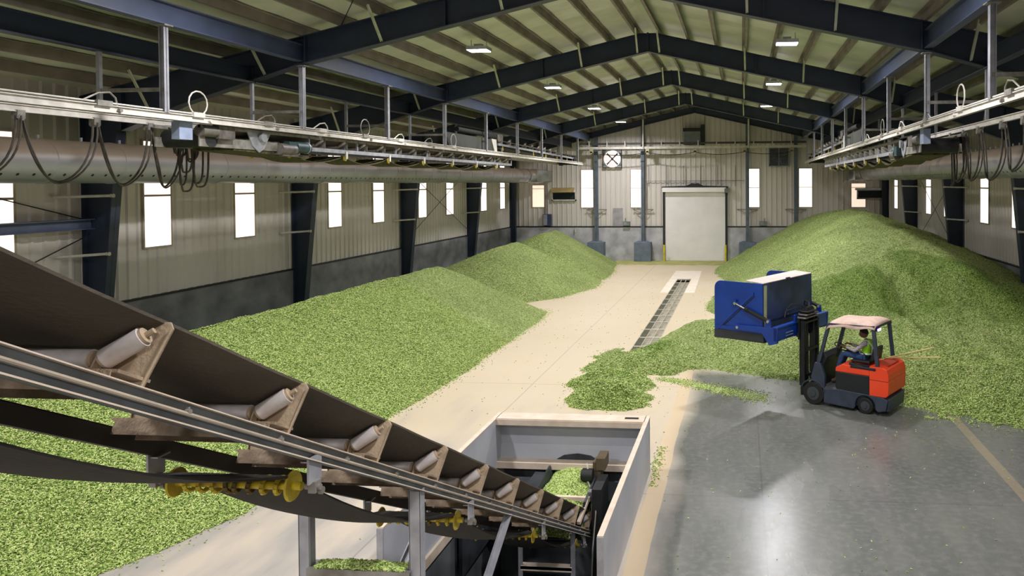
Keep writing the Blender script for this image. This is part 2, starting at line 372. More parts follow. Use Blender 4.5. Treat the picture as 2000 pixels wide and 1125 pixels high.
# ================================================================ STEEL FRAMES
def frame(Y, label, end=False):
    rt = thing('portal_frame', label, 'steel frame', (XC, Y, 0), 'steel portal frames')
    hw = .125; t = .02
    for s, nm in ((-1, 'left'), (1, 'right')):
        if end: rb = lambda x: rtop(x)-.36
        else: rb = rbot
        mb = MB(); xsn = [0, .25, 2, 4, 6.4, 7.8, 9.0, HW-1.0 if not end else HW-.5]
        XX = [XC+s*q for q in xsn]
        for k in range(len(XX)-1):
            x0, x1 = XX[k], XX[k+1]
            t0, t1 = min(rtop(x0), rtop(XC+.25)), min(rtop(x1), rtop(XC+.25)); b0, b1 = rb(x0), rb(x1)
            mb.prism([(x0, Y-.007, b0), (x1, Y-.007, b1), (x1, Y-.007, t1), (x0, Y-.007, t0)], (0, .014, 0))
            for z0, z1, dz in ((t0, t1, -t), (b0, b1, t)):
                mb.prism([(x0, Y-hw, z0), (x1, Y-hw, z1), (x1, Y-hw, z1+dz), (x0, Y-hw, z0+dz)], (0, 2*hw, 0))
        for q in (6.2, 0.01, 3.2):   # stiffeners / splice plates
            x = XC+s*q; mb.box(x-.012, x+.012, Y-hw+.01, Y+hw-.01, rb(x), rtop(x)-.03)
        mb.build('rafter', NAVY, rt)
        # column
        X = XC+s*(HW-.06); kn = XC+s*(HW-1.0); zk = rb(kn); d0, d1 = (.27, .85) if not end else (.3, .34)
        if end: zk = 6.2
        zt = rtop(XC+HW-.05)
        mb = MB(); xi0, xi1 = X-s*d0, X-s*d1
        if end: xi1 = X-s*.34
        mb.prism([(X, Y-.007, .0), (xi0, Y-.007, .0), (xi1, Y-.007, zk), (kn if not end else xi1, Y-.007, rtop(kn) if not end else zt), (X, Y-.007, zt)], (0, .014, 0))
        mb.box(min(X, X-s*t), max(X, X-s*t), Y-hw, Y+hw, 0, zt)
        mb.prism([(xi0, Y-hw, 0), (xi1, Y-hw, zk), (xi1+s*t, Y-hw, zk), (xi0+s*t, Y-hw, 0)], (0, 2*hw, 0))
        if not end:
            mb.prism([(xi1, Y-hw, zk), (kn, Y-hw, zk+.02), (kn, Y-hw, zk+.05), (xi1, Y-hw, zk+.03)], (0, 2*hw, 0))
            mb.prism([(kn, Y-hw, rtop(kn)), (X, Y-hw, zt), (X, Y-hw, zt-t), (kn, Y-hw, rtop(kn)-t)], (0, 2*hw, 0))
            mb.box(kn-.012, kn+.012, Y-hw, Y+hw, zk, rtop(kn))
        mb.build('column', NAVY, rt)
        if not end:
            for z in (4.5, 3.26):
                f = z/zk; xi = xi0+(xi1-xi0)*f
                MB().cyl((xi+s*.03, Y-.1, z), (XC+s*(HW-.06), Y-.78, z-.02), .03, n=8).cyl((xi-s*.02, Y-.1, z), (xi+s*.05, Y-.1, z), .042, n=8).build('column_brace', PIPEW, rt)
            # flange braces rising to the purlins
            for k in ((0, 2, 5, 8, 11) if s < 0 else (0, 3, 5, 8, 11)):
                x = XC+s*(.33+.845*k)
                if k in (6, 7): continue
                zt2 = rtop(x)+.05
                mb = MB().bar((x, Y-.1, rb(x)+.04), (x-s*.02, Y-.72, zt2+.02), .05, .012, (1, 0, 0)).bar((x+.02, Y-.1, rb(x)+.04), (x+.02-s*.02, Y-.72, zt2+.02), .012, .05, (1, 0, 0))
                mb.build('flange_brace', mat('brace_zinc', (206, 212, 190), .45, .3), rt)
    return rt
names = ['nearest navy steel frame, over the cable loops, mostly above the picture', 'navy steel frame crossing the top of the picture behind the first pair of lamps', 'second visible navy frame from the front, between the first two pairs of lamps',
         'third visible navy frame from the front, behind the second pair of lamps', 'fourth visible navy frame, just in front of the back gable frame']
names = ['navy steel frame just outside the top of the picture', 'nearest visible navy steel frame, its beams crossing the top corners', 'navy steel frame behind the nearest pair of lamps',
         'navy steel frame between the second and third pairs of lamps', 'navy steel frame behind the third pair of lamps']
for k in range(5): frame(YA+BAY*(k-1), names[k])
frame(YE-.3, 'shallow navy end frame standing against the back gable wall', True)

# purlins
for s, nm in ((-1, 'left'), (1, 'right')):
    for k in range(14):
        x = XC+s*(.33+.845*k)
        if abs(x-XC) > HW-.2: continue
        z = rtop(x); mb = MB()
        y0, y1 = YF, YE-.05
        t = .008; w2 = .07
        mb.box(x-t/2, x+t/2, y0, y1, z, z+PUR)
        mb.box(min(x, x-s*w2), max(x, x-s*w2), y0, y1, z+PUR-t, z+PUR); mb.box(min(x, x+s*w2), max(x, x+s*w2), y0, y1, z, z+t)
        # doubled laps over each frame
        for f in range(6):
            yy = YA+BAY*(f-1); mb.box(x-t, x+t, yy-.6, yy+.6, z+.005, z+PUR-.005)
        tag(mb.build('roof_purlin', PURL), 'zinc roof purlin on the %s slope, %s from the ridge' % (nm, ORD[k]), 'purlin', 'roof purlins')
# sag rods near the roof
# longitudinal struts carrying the overhead rails
SX = {'l': -9.09, 'r': 3.56}; SX2 = {'l': -10.2, 'r': 4.67}
bays = [YA+BAY*(k-1) for k in range(5)]+[YE-.3]
bw = ['nearest', 'second', 'third', 'fourth', 'farthest']
for k in range(5):
    y0, y1 = bays[k]+.02, bays[k+1]-.02
    for sd in ('l', 'r'):
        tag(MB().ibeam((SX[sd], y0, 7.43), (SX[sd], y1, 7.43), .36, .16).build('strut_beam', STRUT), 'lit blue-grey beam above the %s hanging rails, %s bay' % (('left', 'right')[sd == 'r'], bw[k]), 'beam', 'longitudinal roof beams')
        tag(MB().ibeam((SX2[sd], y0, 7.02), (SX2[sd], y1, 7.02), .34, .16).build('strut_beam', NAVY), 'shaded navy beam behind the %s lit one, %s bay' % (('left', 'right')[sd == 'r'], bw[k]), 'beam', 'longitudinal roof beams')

# gable columns, plinths
for i, (X, nm) in enumerate(((XC-5.95, 'left of the lit fan'), (XC-3.12, 'left of the roll-up door'), (XC+3.12, 'right of the roll-up door'), (XC+5.95, 'right of the dark fan'))):
    rt = thing('gable_column', 'blue-grey steel gable column '+nm, 'column', (X, YE-.3, 1.2 if i < 4 else 0), 'gable columns')
    zt = rtop(X)-.36
    MB().ibeam((X, YE-.3, 1.2), (X, YE-.3, zt), .25, .2, .02, .012, (0, 1, 0)).build('shaft', mat('column_blue_grey', (98, 110, 122), .5), rt)
    MB().bar((X-.62, YE-.2, 3.12), (X+.62, YE-.2, 3.12), .04, .05).bar((X-.6, YE-.1, 3.1), (X-.1, YE-.3, 2.9), .03, .03).bar((X+.6, YE-.1, 3.1), (X+.1, YE-.3, 2.9), .03, .03).build('girt_bracket', GALVD, rt)
for X, nm in ((XC-5.95, 'beside the far green pile'), (XC-3.12, 'left of the roll-up door'), (XC+3.12, 'right of the roll-up door')):
    tag(MB().box(X-.5, X+.5, YE-.75, YE-.1, 0, 1.17).prism([(X-.5, YE-.75, 1.17), (X+.5, YE-.75, 1.17), (X+.3, YE-.3, 1.24), (X-.3, YE-.3, 1.24)], (0, .02, .0)).build('column_plinth', mat('plinth_grey', (112, 124, 140), .8, 0, (98, 108, 122))),
        'blue-grey concrete plinth under the gable column '+nm, 'plinth', 'column plinths')
for k, nm in ((2, 'second'), (3, 'third'), (4, 'fourth')):
    y = bays[k]
    tag(MB().box(XL+.08, XL+.7, y-.35, y+.35, 0, .95).build('column_pier', CONC), 'dark concrete pier under the left wall column of the %s visible frame' % {2: 'second', 3: 'third', 4: 'fourth'}[k], 'pier', 'column piers')

# wall bracing
def rod(p, q, label, r=.012):
    tag(MB().cyl(p, q, r, n=6).build('brace_rod', DARK), label, 'rod', 'wall brace rods')
rod((XL+.12, 7.6, 5.9), (XL+.12, 14.95, 3.99), 'thin brace rod sloping down to the nearest left column')
rod((XL+.12, 7.6, .55+.4), (XL+.12, 14.95, 3.62), 'thin brace rod rising to the nearest left column')
rod((XL+.12, 30.4, 2.3), (XL+.12, 37.8, 5.4), 'thin brace rod rising away along the far left wall')
rod((XL+.16, 30.4, 5.4), (XL+.16, 37.8, 2.3), 'thin brace rod falling away along the far left wall')
rod((XR-.12, 30.4, 1.7), (XR-.12, 37.8, 5.2), 'thin brace rod rising away along the right wall')
rod((XR-.16, 30.4, 5.2), (XR-.16, 37.8, 1.7), 'thin brace rod falling away along the right wall')
tag(MB().ibeam((XL+.25, 7.5, 3.9), (XL+.25, 14.96, 3.9), .22, .2).build('wall_strut', STRUT), 'blue-grey horizontal beam on the left wall at the picture edge', 'beam')
for (p, q, lb) in (((-5.5, 11.4, rtop(-5.5)-.02), (-8.2, 15.0, rtop(-8.2)), 'thin roof brace rod left of the nearest frame'), ((2.2, 11.4, rtop(2.2)), (1.0, 15.0, rtop(1.0)), 'thin roof brace rod right of the nearest frame')):
    tag(MB().cyl(p, q, .01, n=6).build('roof_rod', DARK), lb, 'rod')

# ================================================================ LAMPS
LH = mat('lamp_housing', (200, 204, 210), .4, .2); LE = emit('led_panel', (236, 238, 255), LAMP_E)
def lamp(x, y, label):
    z = 8.1; rt = thing('high_bay_lamp', label, 'lamp', (x, y, z), 'high bay lamps')
    MB().box(x-.27, x+.27, y-.2, y+.2, z, z+.09).box(x-.1, x+.1, y-.08, y+.08, z+.09, z+.16).build('lamp_housing', LH, rt)
    MB().box(x-.25, x+.25, y-.18, y+.18, z-.012, z).build('diffuser', LE, rt)
    [MB().cyl((x+q, y, z+.09), (x+q, y, rtop(x)+.04), .008, n=6).build('hanger', GALV, rt) for q in (-.2, .2)]
    L = bpy.data.lights.new('lamp_light', 'AREA'); L.shape = 'RECTANGLE'; L.size = .5; L.size_y = .36; L.energy = LAMP_W; L.color = (1.0, .965, .985); L.spread = math.radians(165)
    lo = bpy.data.objects.new('lamp_light', L); COL.objects.link(lo); lo.parent = rt; lo.location = (0, 0, -.03)
lab = {-11.61: 'far behind the camera', -3.99: 'just behind the camera', 3.63: 'out of the picture above the camera', 11.25: 'above the picture', 18.87: 'nearest of its row', 26.49: 'second of its row', 34.11: 'third of its row', 41.73: 'farthest of its row'}
for y in (-11.61, -3.99, 3.63, 11.25, 18.87, 26.49, 34.11, 41.73):
    lamp(-6.64, y, 'glowing white high bay lamp in the left row, %s' % lab[y])
    if y < 40: lamp(1.12, y, 'glowing white high bay lamp in the right row, %s' % lab[y])

# ================================================================ DUCTS
def duct(X, Y0, Y1, R, Z, label, s, wallbox):
    rt = thing('air_duct', label, 'duct', (X, Y0, Z-R), 'round air ducts')
    DM = mat('galvanised_duct', (166, 168, 176), .42, .45, (152, 152, 156), .9)
    if 'duct_done' not in MATS:
        MATS['duct_done'] = 1; nt = DM.node_tree; b = nt.nodes['Principled BSDF']; src = b.inputs['Base Color'].links[0].from_socket
        tc = nt.nodes.new('ShaderNodeTexCoord'); sx = nt.nodes.new('ShaderNodeSeparateXYZ'); nt.links.new(tc.outputs['Object'], sx.inputs[0])
        mr = nt.nodes.new('ShaderNodeMapRange'); mr.inputs[1].default_value = .38; mr.inputs[2].default_value = .56; nt.links.new(sx.outputs[2], mr.inputs[0])
        mx = nt.nodes.new('ShaderNodeMix'); mx.data_type = 'RGBA'; nt.links.new(mr.outputs[0], mx.inputs[0]); nt.links.new(src, mx.inputs[6]); mx.inputs[7].default_value = rgb(150, 134, 118)
        nt.links.new(mx.outputs[2], b.inputs['Base Color'])
        m2 = nt.nodes.new('ShaderNodeMapRange'); m2.inputs[1].default_value = .38; m2.inputs[2].default_value = .56; m2.inputs[3].default_value = .5; m2.inputs[4].default_value = 0; nt.links.new(sx.outputs[2], m2.inputs[0]); nt.links.new(m2.outputs[0], b.inputs['Metallic'])
    n = 40; mb = MB(); ysd = list(np.arange(Y0, Y1, 1.5))+[Y1]; vs = []; fs = []
    rings = []
    for y in ysd:
        rings += [(y, R)]
        if y < Y1-.1 and y > Y0: rings += [(y+.01, R+.012), (y+.05, R+.012), (y+.06, R)]
    for (y, r) in rings:
        vs += [(X+r*math.cos(2*math.pi*k/n), y, Z+r*math.sin(2*math.pi*k/n)) for k in range(n)]
    for i in range(len(rings)-1): fs += [(i*n+k, i*n+(k+1) % n, (i+1)*n+(k+1) % n, (i+1)*n+k) for k in range(n)]
    mb.add(vs, fs).build('tube', DM, rt, True)
    # elbow turning down/outward at the far end
    mb = MB(); pts = []
    for i in range(6):
        a = math.radians(75)*i/5; pts.append((X+s*.75*(1-math.cos(a)), Y1+.75*math.sin(a), Z))
    vs = []; fs = []
    for i, p in enumerate(pts):
        a = math.radians(75)*i/5; e = Vector((math.cos(a), -s*math.sin(a)*-1 if False else -s*math.sin(a)*s*1.0, 0)); e = Vector((math.cos(a), -s*math.sin(a), 0))
        r = R*(1+.04*(i == 0))
        vs += [Vector(p)+e*r*math.cos(2*math.pi*k/n)+Vector((0, 0, 1))*r*math.sin(2*math.pi*k/n) for k in range(n)]
    for i in range(5): fs += [(i*n+k, i*n+(k+1) % n, (i+1)*n+(k+1) % n, (i+1)*n+k) for k in range(n)]
    mb.add(vs, fs); mb.f.append(tuple(range(5*n, 6*n)))
    mb.build('elbow', DM, rt, True)
    x0, x1 = wallbox; MB().prism([(x0, YE-1.2, Z-.42), (x1, YE-.9, Z-.3), (x1, YE-.9, Z+.3), (x0, YE-1.2, Z+.42)], (0, .9, 0)).build('transition', mat('bright_zinc', (176, 178, 176), .3, .6), rt)
    # air holes and hanger clips
    mb = MB(); y = Y0+.2; a = math.radians(-38 if s > 0 else 218)
    while y < Y0+26:
        for da in (0,):
            dr = Vector((math.cos(a), 0, math.sin(a))); c = Vector((X, y, Z))+dr*(R+.001); mb.cyl(c, c+dr*.004, .028, n=8)
        y += .3
    mb.build('air_holes', BLACK, rt)['kind'] = 'stuff'
    mb = MB(); y = Y0+.3
    while y < Y1: mb.box(X-.012, X+.012, y-.02, y+.02, Z+R, Z+R+.07); y += .9 if s > 0 else .45
    mb.build('hanger_clips', GALV, rt)['kind'] = 'stuff'
duct(-12.55, 5.0, 43.2, .40, 5.16, 'long round grey air duct along the left wall', 1, (-12.3, -11.5))
duct(7.0, 8.0, 43.2, .41, 5.2, 'long round grey air duct along the right wall', -1, (6.1, 6.9))
print('PART1 ok')
#==PART2==
# ================================================================ PELLET PILES
_rs = np.random.RandomState(3)
_tab = _rs.rand(64, 64)
def vnoise(x, y):
    xi = np.floor(x).astype(int); yi = np.floor(y).astype(int); fx = x-xi; fy = y-yi
    fx = fx*fx*(3-2*fx); fy = fy*fy*(3-2*fy); g = lambda a, b: _tab[a % 64, b % 64]
    return (g(xi, yi)*(1-fx)+g(xi+1, yi)*fx)*(1-fy)+(g(xi, yi+1)*(1-fx)+g(xi+1, yi+1)*fx)*fy-.5
def fbm(x, y, s, o=4):
    r = 0; a = 1
    for k in range(o): r = r+a*vnoise(x*s+7.3*k, y*s+3.1*k); a *= .5; s *= 2.1
    return r
def smin(a, b, k=.25):
    h = np.clip(.5+.5*(b-a)/k, 0, 1); return b*(1-h)+a*h-k*h*(1-h)
def smax(a, b, k=.15): return -smin(-a, -b, k)
def caps(x, y, ax, ay, bx, by, h0, h1, sl, k=.22):
    """ridge from a to b whose sides fall at slope sl"""
    dx, dy = bx-ax, by-ay; L = dx*dx+dy*dy+1e-9
    t = np.clip(((x-ax)*dx+(y-ay)*dy)/L, 0, 1); d = np.hypot(x-ax-t*dx, y-ay-t*dy)
    h = h0+(h1-h0)*t
    return h-sl*(np.sqrt(d*d+k*k)-k)
def h_left1(x, y):
    e = np.interp(y, [8.4, 9.2, 10.2, 14.2, 18, 26], [-7.8, -7.45, -7.15, -7.1, -6.9, -6.95])
    h = caps(x, y, -10.5, 6.9, -10.4, 25.2, 1.86, 1.92, .53)
    h = smin(h, (e-x)*.56, .2)
    wall = 1.88+(x+10.5)*.46           # the wall side only falls gently
    h = np.where(x < -10.5, np.minimum(1.9, wall)-np.clip(y-25.2, 0, 9)*.5-np.clip(6.9-y, 0, 9)*.5, h)
    return h+.05*fbm(x, y, .8)+.022*fbm(x+9, y, 4)
def h_left2(x, y):
    e = np.interp(y, [27.4, 29.6, 34, 39, 44], [-7.3, -6.6, -6.5, -6.7, -7.3])
    A = caps(x, y, -10.9, 32.2, -10.5, 34.6, 1.85, 2.0, .52); B_ = caps(x, y, -10.2, 38.6, -10.3, 42.3, 2.15, 2.1, .56)
    def side(h, y0, y1, top): return np.where(x < -10.5, np.minimum(h+.10*(-10.5-x), top+(x+10.5)*.42), h)
    A = side(A, 32, 34.6, 2.0); B_ = side(B_, 38, 42, 2.1)
    h = smax(A, B_, .1); h = smin(h, (e-x)*.62, .2)
    return h+.05*fbm(x+4, y, .8)+.025*fbm(x, y+5, 4)
def h_right(x, y):
    cap = np.interp(y, [12, 15, 17.5, 20, 24, 28, 34, 38, 41, 45], [1.3, 1.6, 1.9, 2.2, 2.66, 2.92, 3.2, 3.3, 3.2, 2.6])
    cap = cap-.36*np.clip(x-6.1, 0, 9)-.10*np.clip(5.2-x, 0, 9)
    left = (x+1.05+.35*np.sin(y*.5))*.58
    # nearer edge, along the swept slab
    yb = np.interp(x, [-2, 0, 1.44, 3.13, 4.1, 5.4, 8.6], [19.8, 18.8, 17.85, 16.35, 15.6, 15.0, 13.2])
    dn = y-yb+.45*np.sin(x*1.7+y*.35)+.9*fbm(x, y*.6, .6); thr = np.interp(x, [0, 1.5, 4, 8], [4.2, 4.6, 6.0, 6.2])
    near = (y-yb)*.21+.08*np.clip(y-yb, 0, 1.5)+.60*np.clip(dn-thr, 0, 6)
    left2 = (x+.2)*.6+np.clip(y-26, 0, 30)*.12
    h = smin(smin(left, near, .12), cap, .3); h = smin(h, left2+.4, .2)
    # shovel-cut gullies on the near face
    g = np.clip((y-yb)/6, 0, 1)*np.clip(1-(y-yb-5)/5, 0, 1)
    rg_ = 1-2*np.abs(fbm(x*1.15+y*.25, y*.45-x*.1, .75, 3)); h = h-.42*g*(1-rg_)-.16*g*(1+np.sin((x*1.3+y*.45)*1.6+2.6*fbm(x, y, .45)))*.6
    berm = caps(x, y, -1.2, 22.4, -.7, 21.4, .70, .80, .62)
    berm = smax(berm, caps(x, y, -.7, 21.4, 2.4, 20.0, .72, .8, .5), .1)
    berm = np.where(y > 24, berm-(y-24)*.3, berm)
    h = smax(h, smin(berm, near+.25, .1), .15)
    lob = smax(caps(x, y, -3.3, 19.6, -1.6, 20.3, .22, .55, .5, .12), caps(x, y, -3.45, 21.5, -3.4, 20.3, .07, .12, .3, .1), .05)
    for (ax, ay, bx, by, hh) in ((-3.2, 18.9, -2.2, 19.1, .38), (-3.3, 17.6, -2.75, 17.6, .36), (-3.05, 16.25, -2.55, 16.15, .34)):
        lob = smax(lob, caps(x, y, ax, ay, bx, by, hh, hh, .55, .10), .05)
    h = smax(h, lob, .12)
    rough = .07+.09*np.clip(1-(y-yb)/10, 0, 1)
    return h+rough*fbm(x, y+2, .9)+.085*fbm(x+3, y, 2.4)+.045*fbm(x, y, 6)
def fresh_right(x, y):
    """1 where the loader has just cut into the heap and greener pellets lie open"""
    yb = np.interp(x, [-2, 0, 1.44, 3.13, 4.1, 5.4, 8.6], [19.8, 18.8, 17.85, 16.35, 15.6, 15.0, 13.2]); thr = np.interp(x, [0, 1.5, 4, 8], [4.2, 4.6, 6.0, 6.2])
    dn = y-yb+.45*np.sin(x*1.7+y*.35)+.9*fbm(x, y*.6, .6)
    f = np.clip((dn-thr+1.6)/1.2, 0, 1)*np.clip((thr+2.4+.35*np.sin(x*3)-dn)/.5, 0, 1)*np.clip((x-.6)/1.2, 0, 1)
    f = f*(.75+.9*fbm(x+y*.4, y*.3, 1.1))
    lob = np.clip((-1.5-x)*2, 0, 1)*np.clip((21-y), 0, 1)*np.clip(.25+2.4*fbm(x, y*1.6, 1.1), 0, 1)
    ap = .35*np.clip(fbm(x+3, y, .5)*2.5, 0, 1)*(dn < thr)
    return np.clip(f+lob*.9+ap, 0, 1)
def pile(fn, x0, x1, y0, y1, st, label):
    X = np.arange(x0, x1+st/2, st); Y = np.arange(y0, y1+st/2, st); gx, gy = np.meshgrid(X, Y, indexing='ij'); h = fn(gx, gy)
    keep = h > -.06; h = np.maximum(h, -.04)
    idx = np.arange(gx.size).reshape(gx.shape)
    q = keep[:-1, :-1] | keep[1:, :-1] | keep[1:, 1:] | keep[:-1, 1:]
    f = np.stack([idx[:-1, :-1][q], idx[1:, :-1][q], idx[1:, 1:][q], idx[:-1, 1:][q]], 1)
    used = np.unique(f); rm = np.zeros(gx.size, int); rm[used] = np.arange(used.size); f = rm[f]
    v = np.stack([gx.ravel()[used], gy.ravel()[used], h.ravel()[used]], 1)
    me = bpy.data.meshes.new('pellet_pile'); me.vertices.add(len(v)); me.vertices.foreach_set('co', v.ravel()); me.loops.add(f.size); me.loops.foreach_set('vertex_index', f.ravel())
    me.polygons.add(len(f)); me.polygons.foreach_set('loop_start', np.arange(0, f.size, 4)); me.polygons.foreach_set('use_smooth', np.ones(len(f), bool)); me.update(calc_edges=True); me.validate()
    if fn is h_right: me.attributes.new('fresh', 'FLOAT', 'POINT').data.foreach_set('value', fresh_right(v[:, 0], v[:, 1]).astype(np.float32)); me.update()
    o = bpy.data.objects.new('pellet_pile', me); COL.objects.link(o); me.materials.append(PELLET)
    return tag(o, label, 'pile', 'green pellet piles', 'stuff')
XW = XL+.1
pile(h_left1, XW, -6.6, 3.2, 29.6, .07, 'long heap of green pellets in the left foreground, in front of the second left pile')
pile(h_left2, XW, -6.2, 27.5, YE-.14, .09, 'farther heap of green pellets on the left, reaching the back wall')
pile(h_right, -4.4, XR-.1, 12.5, YE-.14, .08, 'huge heap of green pellets on the right, behind the forklift')

# individual pellets lying on the nearest slope, and scattered along every edge
def grains(name, pts, label, size=1.0):
    """pts: Nx3 positions; instances of one small pellet"""
    me = bpy.data.meshes.new(name); me.vertices.add(len(pts)); me.vertices.foreach_set('co', np.asarray(pts, dtype=np.float32).ravel())
    rot = np.stack([_rs.uniform(-.5, .5, len(pts)), np.pi/2+_rs.uniform(-.55, .55, len(pts)), _rs.uniform(0, 6.28, len(pts))], 1).astype(np.float32)
    at = me.attributes.new('rot', 'FLOAT_VECTOR', 'POINT'); at.data.foreach_set('vector', rot.ravel()); me.update()
    o = bpy.data.objects.new(name, me); COL.objects.link(o)
    g = bpy.data.node_groups.new(name, 'GeometryNodeTree')
    g.interface.new_socket('Geometry', in_out='INPUT', socket_type='NodeSocketGeometry'); g.interface.new_socket('Geometry', in_out='OUTPUT', socket_type='NodeSocketGeometry')
    N = g.nodes.new; L = g.links.new; gi = N('NodeGroupInput'); go = N('NodeGroupOutput')
    cy = N('GeometryNodeMeshCylinder'); cy.inputs['Vertices'].default_value = 6; cy.inputs['Radius'].default_value = .0058*size; cy.inputs['Depth'].default_value = .026*size
    sm = N('GeometryNodeSetMaterial'); sm.inputs['Material'].default_value = PELLETI; L(cy.outputs['Mesh'], sm.inputs['Geometry'])
    mp = N('GeometryNodeMeshToPoints'); L(gi.outputs[0], mp.inputs['Mesh'])
    ip = N('GeometryNodeInstanceOnPoints'); L(mp.outputs[0], ip.inputs['Points']); L(sm.outputs[0], ip.inputs['Instance'])
    na = N('GeometryNodeInputNamedAttribute'); na.data_type = 'FLOAT_VECTOR'; na.inputs['Name'].default_value = 'rot'
    er = N('FunctionNodeEulerToRotation'); L(na.outputs['Attribute'], er.inputs[0]); L(er.outputs[0], ip.inputs['Rotation'])
    L(ip.outputs[0], go.inputs[0])
    md = o.modifiers.new('grains', 'NODES'); md.node_group = g; me.materials.append(PELLETI)
    return tag(o, label, 'pellets', None, 'stuff')
def sample(fn, x0, x1, y0, y1, n, dens=None, off=.006):
    x = _rs.uniform(x0, x1, n); y = _rs.uniform(y0, y1, n); h = fn(x, y); k = h > -.015
    if dens is not None: k &= _rs.rand(n) < dens(x, y)
    x, y, h = x[k], y[k], h[k]
    return np.stack([x, y, np.maximum(h, 0)+off+_rs.uniform(-.004, .024, len(x))], 1)
p1 = sample(h_left1, XL+.3, -6.8, 5.6, 22, 760000, lambda x, y: np.clip(1.0-(y-9.5)/13, .22, 1))
grains('loose_pellets', p1, 'single green pellets covering the nearest left heap')
p2 = sample(h_right, -4.4, XR-.1, 14.6, 22, 260000, lambda x, y: np.clip(1.0-(y-14)/6, 0, 1)*.7)
grains('loose_pellets', p2, 'single green pellets covering the low lobes and foot of the right heap', 1.15)
# stragglers on the floor
def edge(fn, x0, x1, y0, y1, n, reach):
    x = _rs.uniform(x0, x1, n); y = _rs.uniform(y0, y1, n); h = fn(x, y)
    k = (h < .01) & (_rs.rand(n) < np.exp(h/reach))
    for P in (PIT, TR): k &= ~((x > P[0]-.2) & (x < P[1]+.2) & (y > P[2]-.2) & (y < P[3]+.1))
    return np.stack([x[k], y[k], np.full(k.sum(), .007)], 1)
st = [edge(h_left1, -8, -4.5, 6, 30, 60000, .05), edge(h_left2, -7.6, -4.8, 27, 45, 25000, .06), edge(h_right, -5.4, 6, 13, 40, 90000, .035)]
n = 2600; t = _rs.rand(n); x = -1.9+t*2.4+_rs.normal(0, .1, n); y = 18.1-t*1.5+_rs.normal(0, .10+.16*t, n); st.append(np.stack([x, y, np.full(n, .008)], 1))
n = 260; st.append(np.stack([-1.42+_rs.normal(0, .05, n), _rs.uniform(11.6, 13.4, n), np.full(n, .007)], 1))
n = 900; st.append(np.stack([_rs.uniform(-6, 6, n), _rs.uniform(9, 40, n), np.full(n, .007)], 1))
st = np.concatenate(st); st = st[~((st[:, 0] > -4.1) & (st[:, 0] < -1.45) & (st[:, 1] > 7.8) & (st[:, 1] < 12.3)) & ~((st[:, 0] > -3.16) & (st[:, 0] < -2.43) & (st[:, 1] > 20) & (st[:, 1] < 37.1))]
grains('scattered_pellets', st, 'loose green pellets strewn over the floor around the heaps')
# dust drift along the foot of the back wall
mb = MB(); xx = np.linspace(-7.4, .6, 60)
for i in range(59):
    a_, b2 = xx[i], xx[i+1]; r = .12*math.sin(i*.7)
    mb.add([(a_, 43.35+r, .003), (b2, 43.35+.12*math.sin((i+1)*.7), .003), (b2, 44.3, .03), (a_, 44.3, .03), (b2, YE-.13, .05), (a_, YE-.13, .05)], [(0, 1, 2, 3), (3, 2, 4, 5)])
tag(mb.build('pellet_dust', mat('green_tan_dust', (186, 176, 112), .9, 0, (150, 158, 88), 1.6)), 'strip of green and tan dust along the foot of the back wall', 'dust', None, 'stuff')

# ================================================================ FLOOR GRATE
rt = thing('floor_grate', 'long three-bay steel grate over the trench in the tan floor', 'grate', ((TR[0]+TR[1])/2, TR[2], -.05))
mb = MB()
mb.add([(TR[0], TR[2], 0), (TR[1], TR[2], 0), (TR[1], TR[3], 0), (TR[0], TR[3], 0), (TR[0], TR[2], -.5), (TR[1], TR[2], -.5), (TR[1], TR[3], -.5), (TR[0], TR[3], -.5)], [(4, 5, 6, 7), (0, 1, 5, 4), (1, 2, 6, 5), (2, 3, 7, 6), (3, 0, 4, 7)])
o = mb.build('floor_trench_lining', mat('trench_dark', (58, 58, 52), .9)); o['kind'] = 'structure'
fx = [TR[0]+.01, TR[0]+.235, TR[0]+.455, TR[1]-.015]; yr = [TR[2]+(TR[3]-TR[2])*i/13 for i in range(14)]
mb = MB()
for X in fx: mb.box(X-.012, X+.012, TR[2], TR[3], -.06, 0.003)
mb.build('long_bar', mat('pale_grate_bar', (188, 180, 160), .7), rt)
mb = MB()
for y in yr: mb.box(TR[0], TR[1], y-.05, y+.05, -.05, 0.004)
mb.build('cross_bar', mat('pale_grate_bar', (188, 180, 160), .7), rt)
for i in range(12):
    for j in range(3):
        mb = MB(); y = yr[i]+.05; stp = .06 if j == 0 else .042
        while y < yr[i+1]-.06: mb.box(fx[j]+.012, fx[j+1]-.012, y, y+.03, -.035, -.012); y += stp
        mb.build('grate_panel', mat('dark_grate', (104, 104, 84), .8) if j == 0 else GRILL, rt)
tag(MB().add([(-3.5, 32.4, .002), (-3.14, 32.4, .002), (-3.14, 40.5, .002), (-3.5, 40.5, .002), (-2.45, 32.4, .002), (-2.02, 32.4, .002), (-2.12, 40.5, .002), (-2.45, 40.5, .002), (-3.14, 37.0, .002), (-2.45, 37.0, .002), (-2.45, 40.5, .002), (-3.14, 40.5, .002)],
    [(0, 1, 2, 3), (4, 5, 6, 7), (8, 9, 10, 11)]).build('floor_patch', mat('pale_patch', (232, 222, 206), .8, 0, (222, 210, 192), 2)), None, None, None, 'structure')

